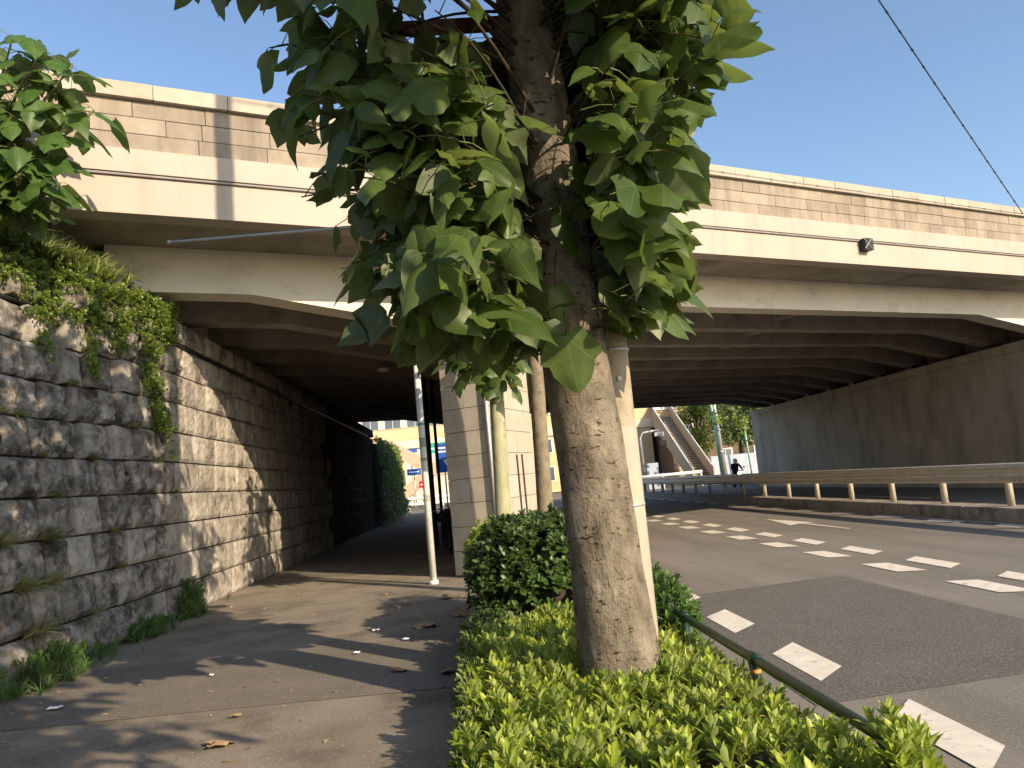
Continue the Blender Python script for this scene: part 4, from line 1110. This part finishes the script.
def crumbs():
    L = []
    for i in range(260):
        x = -4.3 + abs(rng.normal(0, .5)) if rng.random() < .25 else rng.uniform(-3.9, -.15); y = rng.uniform(5, 14)
        a = rng.uniform(0, 6.28); L.append((2, frame((x, y, .016), (math.cos(a), math.sin(a), rng.uniform(-.1, .2)), (rng.normal(0, .3), rng.normal(0, .3), 1), rng.uniform(.012, .04))))
    o = join_instances('leaf_litter', SMALL, L, M['dry_leaf']); tag(o, 'small crumbs of dry leaf scattered over the pavement', 'leaf litter', kind='stuff')
crumbs()

# dark posts, fence and bicycles inside the passage
for (x, y, lab) in ((-1.02, 21.0, 'tall black steel post just behind the pale pole in the passage'), (-.86, 22.4, 'slimmer black steel post nearer the pier in the passage')):
    t = empty('steel_post', (x, y, 0), lab, 'post', 'black posts in the passage')
    MB().tube([(x, y, -.02), (x, y, 4.85)], .075 if y < 22 else .045, 12).build('shaft', M['black_plastic'], t, True)
    MB().box(x - .11, x + .11, y - .11, y + .11, -.01, .03).build('base_plate', M['black_plastic'], t)
def bicycle(loc, rz, lab):
    t = empty('bicycle', loc, lab, 'bicycle', 'bicycles parked in the passage')
    def part(mb_, nm, mt, par=None):
        o = link(nm, mb_.mesh(nm, mt, True), par or t); return o
    for dy in (-.52, .52):
        w = part(MB().torus((0, dy, .33), .31, .022), 'wheel', M['tyre'])
        sp_ = MB()
        for k in range(8): a = k * math.pi / 4; sp_.tube([(0, dy, .33), (0, dy + .3 * math.cos(a), .33 + .3 * math.sin(a))], .003, 4)
        part(sp_, 'spokes', M['grey_steel'], w)
    f = MB(); 
    for a, b_ in (((0, -.52, .33), (0, -.08, .30)), ((0, -.08, .30), (0, -.20, .80)), ((0, -.08, .30), (0, .38, .72)), ((0, -.16, .62), (0, .36, .80)), ((0, -.52, .33), (0, -.17, .66)), ((0, .52, .33), (0, .36, .95))): f.tube([a, b_], .018, 8)
    part(f, 'frame', M['black_plastic'])
    part(MB().ball((0, -.22, .86), (.08, .14, .04)), 'saddle', M['black_plastic'])
    part(MB().tube([(-.28, .22, .98), (-.14, .36, 1.02), (.14, .36, 1.02), (.28, .22, .98)], .012, 8), 'handlebar', M['grey_steel'])
    bk = MB(); 
    for z in (.72, .80, .88, .96): bk.torus((0, 0, 0), .001, .001)
    part(MB().box(-.16, .16, .48, .72, .70, .92), 'basket', M['black_plastic'])
    t.rotation_euler = (0, 0, rz); return t
bicycle((-.66, 19.3, .005), .12, 'dark bicycle parked behind the pale pole, nearest in the passage')
bicycle((-.6, 21.0, .005), .2, 'dark bicycle parked second in the row inside the passage')
bicycle((-.62, 23.0, .005), .1, 'dark bicycle parked furthest into the passage')
# strip lamp under the beams of the passage
lp = empty('passage_lamp', (-1.9, 19.5, 4.6), 'small white lamp fitted under a beam inside the dark passage', 'lamp')
MB().ball((-1.9, 19.5, 4.62), (.16, .10, .07), 12, 8).build('cover', M['white_plate'], lp, True)
MB().tube([(-1.9, 19.5, 4.66), (-1.9, 19.5, 4.9)], .02, 8).build('stem', M['grey_steel'], lp)

# orange pole and twin dark pipes by the right face of the pier
MB_ = empty('orange_pole', (1.60, 17.3, 0), 'thin orange pole standing beyond the right edge of the pier', 'pole')
MB().tube([(1.6, 17.3, -.02), (1.6, 17.3, 2.9)], .05, 10).build('shaft', M['orange_pole'], MB_, True)
MB().tube([(1.6, 17.3, 2.9), (1.6, 17.3, 2.95)], .065, 10).build('cap', M['black_plastic'], MB_, True)
tp_ = empty('guide_posts', (.86, 13.6, 0), 'pair of thin dark rods standing before the lit face of the pier', 'rods')
for dx in (0, .09): MB().tube([(.86 + dx, 13.7, -.02), (.86 + dx, 13.7, 2.0)], .016, 8).build('rod', M['bark_dark'], tp_, True)

# ================================================================== BEYOND THE BRIDGE
fb = empty('footbridge', (5, 74, 0), 'ochre pedestrian footbridge crossing the road beyond the bridge', 'footbridge')
MB().box(-16, 21, 73.2, 75.8, 5.45, 6.25).build('girder', M['cream_band'], fb)
x = -16
while x < 20.9:
    MB().bevbox(x + .01, x + 1.84, 73.15, 73.22, 6.252, 7.35, .02).build('panel', M['ochre_wall'], fb); x += 1.85
MB().box(-16, 21, 73.1, 73.27, 7.352, 7.43).build('handrail', M['tan_stair'], fb)
MB().box(-16, 21, 75.7, 75.8, 6.252, 7.35).build('rear_parapet', M['ochre_wall'], fb)
for x in (-6.3, 4, 14.6, 20.4): MB().bevbox(x - .3, x + .3, 74.2, 74.8, -.2, 5.449, .03).build('column', M['cream_band'], fb)
# right flight: runs towards the viewer
SX0, SX1 = 17.7, 19.5
for i in range(30):
    z = 6.2 * (29 - i) / 30 ; y = 73.1 - (i + 1) * .37
    st_ = MB().box(SX0 + .1, SX1 - .1, y, y + .37, z - .02, z + .187).build('step', M['stair_step'], fb)
    MB().box(SX0 + .1, SX1 - .1, y - .012, y + .06, z + .189, z + .215).build('nosing', M['building_wall'], st_).location = (0, 0, 0)
for xs in (SX0, SX1 - .1):
    p = MB(); v = []
    for xx in (xs, xs + .1): v += [(xx, 73.1, 5.6), (xx, 62.0, -.2), (xx, 61.6, -.2), (xx, 61.6, 1.15), (xx, 62.0, 1.25), (xx, 73.1, 7.4)]
    f = [(0, 1, 2, 3, 4, 5), (11, 10, 9, 8, 7, 6)] + [(i, 6 + i, 6 + (i + 1) % 6, (i + 1) % 6) for i in range(6)]
    p.add(v, f).build('stair_parapet', M['tan_stair'], fb)
    MB().tube([(xs + .05, 61.6, 1.22), (xs + .05, 62.0, 1.32), (xs + .05, 73.1, 7.5)], .05, 8).build('handrail', M['white_paint'], fb)
# left flight: two runs with a landing
for (xa, za, xb, zb, y0) in ((-7.0, 5.4, -3.2, 2.9, 72.0), (-3.2, 2.9, -7.2, 0.0, 70.6)):
    v = []
    for yy in (y0, y0 + .12): v += [(xa, yy, za - .35), (xb, yy, zb - .35), (xb, yy, zb + .95), (xa, yy, za + .95)]
    MB().add(v, [(3, 2, 1, 0), (4, 5, 6, 7), (0, 1, 5, 4), (1, 2, 6, 5), (2, 3, 7, 6), (3, 0, 4, 7)]).build('stair_parapet', M['tan_stair'], fb)
    n = 16
    for i in range(n):
        f0, f1 = i / n, (i + 1) / n; x0_, x1_ = xa + (xb - xa) * f0, xa + (xb - xa) * f1
        MB().box(min(x0_, x1_), max(x0_, x1_), y0 + .13, y0 + 1.2, za + (zb - za) * f1 - .2, za + (zb - za) * f1).build('step', M['stair_step'], fb)
MB().box(-3.2, -1.8, 70.6, 73.1, 2.7, 2.9).build('landing', M['tan_stair'], fb)
MB().box(-3.2, -1.8, 70.5, 70.59, 2.7, 3.85).build('landing_parapet', M['tan_stair'], fb)
fs = empty('notice_board', (18.6, 73, 7.4), 'white notice board on the footbridge parapet above the stairs', 'sign')
MB().box(17.9, 20.2, 72.98, 73.08, 6.9, 7.7).build('board', M['white_paint'], fs)
MB().box(17.86, 20.24, 72.97, 73.09, 7.702, 7.76).build('frame', M['grey_steel'], fs)

def building(x0, x1, y0, y1, h, mat, lab, wins, wz, ww, wh):
    t = empty('building', ((x0 + x1) / 2, y0, 0), lab, 'building')
    MB().box(x0, x1, y0, y1, -.2, h).build('wall', mat, t)
    MB().box(x0 - .2, x1 + .2, y0 - .2, y1 + .2, h + .002, h + .5).build('roof_parapet', mat, t)
    for z in wz:
        for x in wins:
            w = MB().box(x - ww / 2 - .1, x + ww / 2 + .1, y0 - .08, y0 - .004, z - .1, z + wh + .1).build('window', M['white_paint'], t)
            for s in (-1, 1): MB().box(x + (s - 1) * ww / 4 + .03, x + (s + 1) * ww / 4 - .03, y0 - .095, y0 - .084, z, z + wh).build('pane', M['glass'], w).location = (0, 0, 0)
    return t
building(-22, 5, 92, 104, 15, M['building_wall'], 'pale apartment building behind the footbridge seen through the passage', [-17, -14, -11, -8.4, -5.8, -3.2], (8.4, 11.6), 1.9, 1.6)
building(6, 21.6, 90, 102, 11, M['ochre_wall'], 'tan building behind the footbridge stairs', [9, 12, 15, 18], (1.2, 4.4, 7.6), 1.6, 1.5)
building(22.2, 46, 84, 100, 9, M['brown_wall'], 'dark brown house behind the roadside trees', [24, 28, 32], (1.5, 5), 1.4, 1.3)
# trees beyond the bridge
FARL = [simple_leaf(.3, .2, .2), simple_leaf(.36, .1, .3)]
def far_tree(x, y, h, r, n, lab, seed, cz=None):
    t = empty('roadside_tree', (x, y, 0), lab, 'tree', 'trees beyond the bridge')
    g = np.random.default_rng(seed); L = []
    bs = [(g.normal(0, r * .5), g.normal(0, r * .5), g.uniform(h * .38, h * .95)) for _ in range(26)]
    for i in range(n):
        c = bs[i % 26]; d = unit(g.normal(0, 1, 3)); p = np.array([x + c[0], y + c[1], c[2]]) + d * r * .36 * g.uniform(.55, 1.05)
        if p[2] < .9: continue
        L.append((int(g.integers(2)), frame(p, unit(d + g.normal(0, .6, 3) + np.array([0, 0, -.5])), unit(d + np.array([0, 0, .5])), g.uniform(.18, .36))))
    join_instances('crown', FARL, L, M['vine_leaf' if seed % 2 else 'tree_leaf_far'], t)
    b = MB().tube([(x, y, -.2), (x + .05, y, h * .4), (x, y, h * .8)], [.18, .13, .05], 10)
    b.build('trunk', M['bark_dark'], t, True)
    b = MB()
    for c in bs[::2]: b.tube([(x, y, h * .38), (x + c[0] * .6, y + c[1] * .6, c[2] * .8), (x + c[0], y + c[1], c[2])], [.07, .04, .02], 5)
    ob = b.build('limbs', M['bark_dark'], t); ob['kind'] = 'stuff'
far_tree(21.6, 72, 8.6, 2.1, 2600, 'sunlit bushy tree right of the footbridge stairs', 21)
far_tree(24.2, 68, 8.8, 2.4, 2600, 'bushy tree behind the concrete utility pole beyond the bridge', 22)
far_tree(20.9, 55.5, 8.5, 1.7, 1700, 'dark tree close to the far end of the concrete retaining wall', 23)
far_tree(26.5, 75, 10, 3.0, 2600, 'tall dark tree furthest back beyond the retaining wall', 25)
far_tree(-8.5, 66, 5.5, 1.8, 1600, 'green tree beside the ivy at the far mouth of the passage', 27)
hd = empty('site_hoarding', (22.5, 65, 0), 'blue grey hoarding panels beyond the motorcyclist', 'hoarding')
x = 20.2
for i in range(5): MB().bevbox(x, x + .96, 64.4, 64.46, -.19, 2.0, .01).build('panel', M['hoarding'], hd); x += .98
lamp = empty('street_lamp', (18.9, 58, 0), 'tall mint green lamp post right of the footbridge stairs', 'lamp post')
MB().tube([(18.9, 58, -.2), (18.6, 58, 9)], [.11, .07], 12).build('shaft', M['mint_paint'], lamp, True)
MB().tube([(18.6, 58, 9), (18.3, 57.6, 9.5), (17.2, 57.2, 9.7)], .05, 8).build('arm', M['mint_paint'], lamp, True)
MB().ball((16.9, 57.1, 9.68), (.4, .15, .08)).build('lamp_head', M['grey_steel'], lamp, True)
pl = empty('utility_pole', (19.75, 60, 0), 'grey utility pole beside the mint green lamp post', 'utility pole')
MB().tube([(19.75, 60, -.2), (19.45, 60, 9.5)], [.2, .15], 14).build('shaft', M['grey_steel'], pl, True)
MB().tube([(19.98, 60, -.2), (19.65, 60, 5)], .06, 8).build('cable_duct', M['grey_steel'], pl, True)
for z in (2.2, 3.9): MB().tube([(19.68 - .03 * (z - 2.2) / 2, 60, z), (19.67 - .03 * (z - 2.2) / 2, 60, z + .12)], .23, 12).build('band', M['grey_steel'], pl, True)
pl2 = empty('street_lamp', (23.0, 63, 0), 'thin mint pole half hidden in the trees beyond the motorcyclist', 'lamp post')
MB().tube([(23.0, 63, -.2), (22.7, 63, 7.5)], .08, 10).build('shaft', M['mint_paint'], pl2, True)
MB().tube([(22.7, 63, 7.5), (21.9, 62.8, 7.8)], .04, 8).build('arm', M['mint_paint'], pl2, True)
# traffic signal and white barrier left of the stairs
ts = empty('traffic_signal', (13.2, 60, 0), 'grey steel signal frame standing left of the footbridge stairs', 'traffic signal')
MB().tube([(13.5, 60, -.2), (13.45, 60, 3.9), (13.7, 60, 4.3), (15.0, 60, 4.4)], .09, 10).build('mast', M['grey_steel'], ts, True)
MB().bevbox(14.6, 15.3, 59.8, 60.05, 3.9, 4.25, .03).build('signal_head', M['grey_steel'], ts)
MB().bevbox(15.0, 15.4, 59.7, 60.0, 3.2, 3.6, .03).build('signal_head', M['black_plastic'], ts)
MB().bevbox(13.7, 14.6, 59.9, 60.2, -.2, 1.9, .03).build('control_cabinet', M['hoarding'], ts)
def barrier(x0, x1, y, lab):
    t = empty('crash_barrier', ((x0 + x1) / 2, y, 0), lab, 'barrier')
    for z in (.50, .92): MB().tube([(x0, y, z), (x1, y, z)], .11, 10).build('rail', M['white_paint'], t, True)
    n = int((x1 - x0) / 2)
    for i in range(n + 1): MB().tube([(x0 + .1 + (x1 - x0 - .2) * i / n, y + .05, -.2), (x0 + .1 + (x1 - x0 - .2) * i / n, y + .05, 1.05)], .08, 10).build('post', M['white_paint'], t, True)
barrier(-7.2, 0.5, 58.5, 'white tubular barrier across the far mouth of the passage')
barrier(11.4, 17.4, 58.0, 'white tubular barrier left of the footbridge stairs')
def sign(loc, w, h, z, mat, lab, arrow=None, border=True):
    t = empty('road_sign', loc, lab, 'sign'); x, y, _ = loc
    MB().tube([(x, y, -.2), (x, y, z + h)], .045, 10).build('post', M['grey_steel'], t, True)
    MB().bevbox(x - w / 2, x + w / 2, y - .09, y - .05, z, z + h, .008).build('plate', mat, t)
    if arrow:
        for a in arrow: MB().add([(x + p[0], y - .094, z + p[1]) for p in a], [tuple(range(len(a)))]).build('marking', M['white_paint'], t)
sign((-1.42, 47.5, 0), 1.05, 1.75, 2.45, M['blue_sign'], 'large blue road sign with a white arrow seen through the passage', [[(-.05, .75), (.1, .75), (.42, .08), (.27, .08)], [(-.35, 1.2), (.3, 1.2), (.3, 1.3), (-.35, 1.3)], [(-.35, 1.42), (.2, 1.42), (.2, 1.52), (-.35, 1.52)]])
sign((-4.35, 63.0, 0), 1.1, .5, 2.75, M['blue_sign'], 'small blue name sign on a white post at the far crossing', [[(-.4, .2), (.4, .2), (.4, .3), (-.4, .3)]])
sign((-3.95, 66.0, 0), .55, .55, 1.7, M['red_sign'], 'small red notice sign beyond the white barrier', [[(-.15, .22), (.15, .22), (.15, .32), (-.15, .32)]])
sign((-2.35, 60.0, 0), 1.5, .8, 4.2, M['green_sign'], 'green direction sign hanging behind the pale pole', [[(-.6, .3), (.4, .3), (.4, .42), (-.6, .42)]])
sign((-5.2, 72.9, 0), 1.2, .35, 5.0, M['blue_sign'], 'narrow blue plate under the footbridge girder', None)
# parked white van glimpsed beyond the barrier
# ------------------------------------------------------------------ motorcyclist
mc = empty('motorcycle', (16.2, 47.0, -.15), 'small dark motorcycle with a lit headlamp approaching beyond the guard rail', 'motorcycle')
def mp(mb_, nm, mt, par=None, smooth=True):
    return link(nm, mb_.mesh(nm, M[mt], smooth), par or mc)
for dy in (-.62, .62):
    w = mp(MB().torus((0, dy, .30), .24, .06), 'wheel', 'tyre'); mp(MB().tube([(-.05, dy, .30), (.05, dy, .30)], .12, 14), 'hub', 'grey_steel', w)
mp(MB().tube([(0, .45, .62), (0, .1, .72), (0, -.2, .70), (0, -.45, .85)], [.14, .17, .17, .10], 12), 'body', 'black_plastic')
mp(MB().tube([(0, .75, .72), (0, .45, .80), (0, .0, .80)], [.08, .14, .12], 12), 'seat', 'black_plastic')
for sx in (-.08, .08): mp(MB().tube([(sx, -.62, .30), (sx, -.42, 1.0)], .028, 8), 'fork', 'grey_steel')
mp(MB().tube([(-.36, -.28, 1.02), (-.15, -.42, 1.03), (.15, -.42, 1.03), (.36, -.28, 1.02)], .018, 8), 'handlebar', 'black_plastic')
mp(MB().ball((0, -.52, .86), (.11, .07, .11), 14, 10), 'headlamp', 'headlamp')
for sx in (-1, 1):
    m_ = mp(MB().tube([(sx * .28, -.33, 1.03), (sx * .36, -.36, 1.2)], .01, 6), 'mirror_stem', 'black_plastic'); mp(MB().ball((sx * .38, -.36, 1.22), (.07, .03, .05)), 'mirror', 'black_plastic', m_)
mp(MB().tube([(-.14, -.62, .55), (0, -.66, .60), (.14, -.62, .55)], .03, 8), 'mudguard', 'black_plastic')
# rider: one continuous skinned body
bpy.ops.object.select_all(action='DESELECT')
J = {'pel': (0, .18, .92), 'waist': (0, .14, 1.10), 'chest': (0, .06, 1.32), 'neck': (0, .02, 1.47), 'head': (0, .0, 1.60), 'top': (0, .0, 1.70)}
for s_, k in ((-1, 'l'), (1, 'r')):
    J.update({k + 'sh': (s_ * .19, .05, 1.42), k + 'el': (s_ * .30, -.08, 1.20), k + 'wr': (s_ * .29, -.25, 1.06), k + 'ha': (s_ * .28, -.31, 1.04), k + 'hip': (s_ * .11, .16, .90), k + 'kn': (s_ * .22, -.24, .76), k + 'an': (s_ * .20, -.06, .34), k + 'to': (s_ * .21, -.22, .28)})
ED = [('pel', 'waist'), ('waist', 'chest'), ('chest', 'neck'), ('neck', 'head'), ('head', 'top')]
for k in 'lr': ED += [('chest', k + 'sh'), (k + 'sh', k + 'el'), (k + 'el', k + 'wr'), (k + 'wr', k + 'ha'), ('pel', k + 'hip'), (k + 'hip', k + 'kn'), (k + 'kn', k + 'an'), (k + 'an', k + 'to')]
RD = dict(pel=.15, waist=.18, chest=.21, neck=.07, head=.10, top=.08, sh=.10, el=.075, wr=.042, ha=.045, hip=.10, kn=.075, an=.05, to=.045)
ks = list(J); me = bpy.data.meshes.new('person'); me.from_pydata([J[k] for k in ks], [(ks.index(a), ks.index(b_)) for a, b_ in ED], [])
person = link('person', me, None, (16.2, 47.0, -.15))
md = person.modifiers.new('skin', 'SKIN'); me.skin_vertices or me.skin_vertices.new()
for i, k in enumerate(ks):
    r_ = RD.get(k, RD.get(k[1:], .06)); me.skin_vertices[0].data[i].radius = (r_, r_ * .85); me.skin_vertices[0].data[i].use_root = (k == 'pel')
ss = person.modifiers.new('sub', 'SUBSURF'); ss.levels = 2; ss.render_levels = 2
dg = bpy.context.evaluated_depsgraph_get(); em = bpy.data.meshes.new_from_object(person.evaluated_get(dg)); person.modifiers.clear(); person.data = em
em.materials.clear(); em.materials.append(M['black_cloth']); em.polygons.foreach_set('use_smooth', [True] * len(em.polygons))
tag(person, 'motorcyclist in dark riding clothes and a pale helmet, seated and holding the handlebar', 'person')
hm = link('helmet', MB().ball((0, .0, 1.63), (.14, .16, .15), 16, 12).mesh('helmet', M['white_plate'], True), person)
link('visor', MB().ball((0, -.045, 1.61), (.115, .125, .07), 14, 8).mesh('visor', M['black_plastic'], True), person)
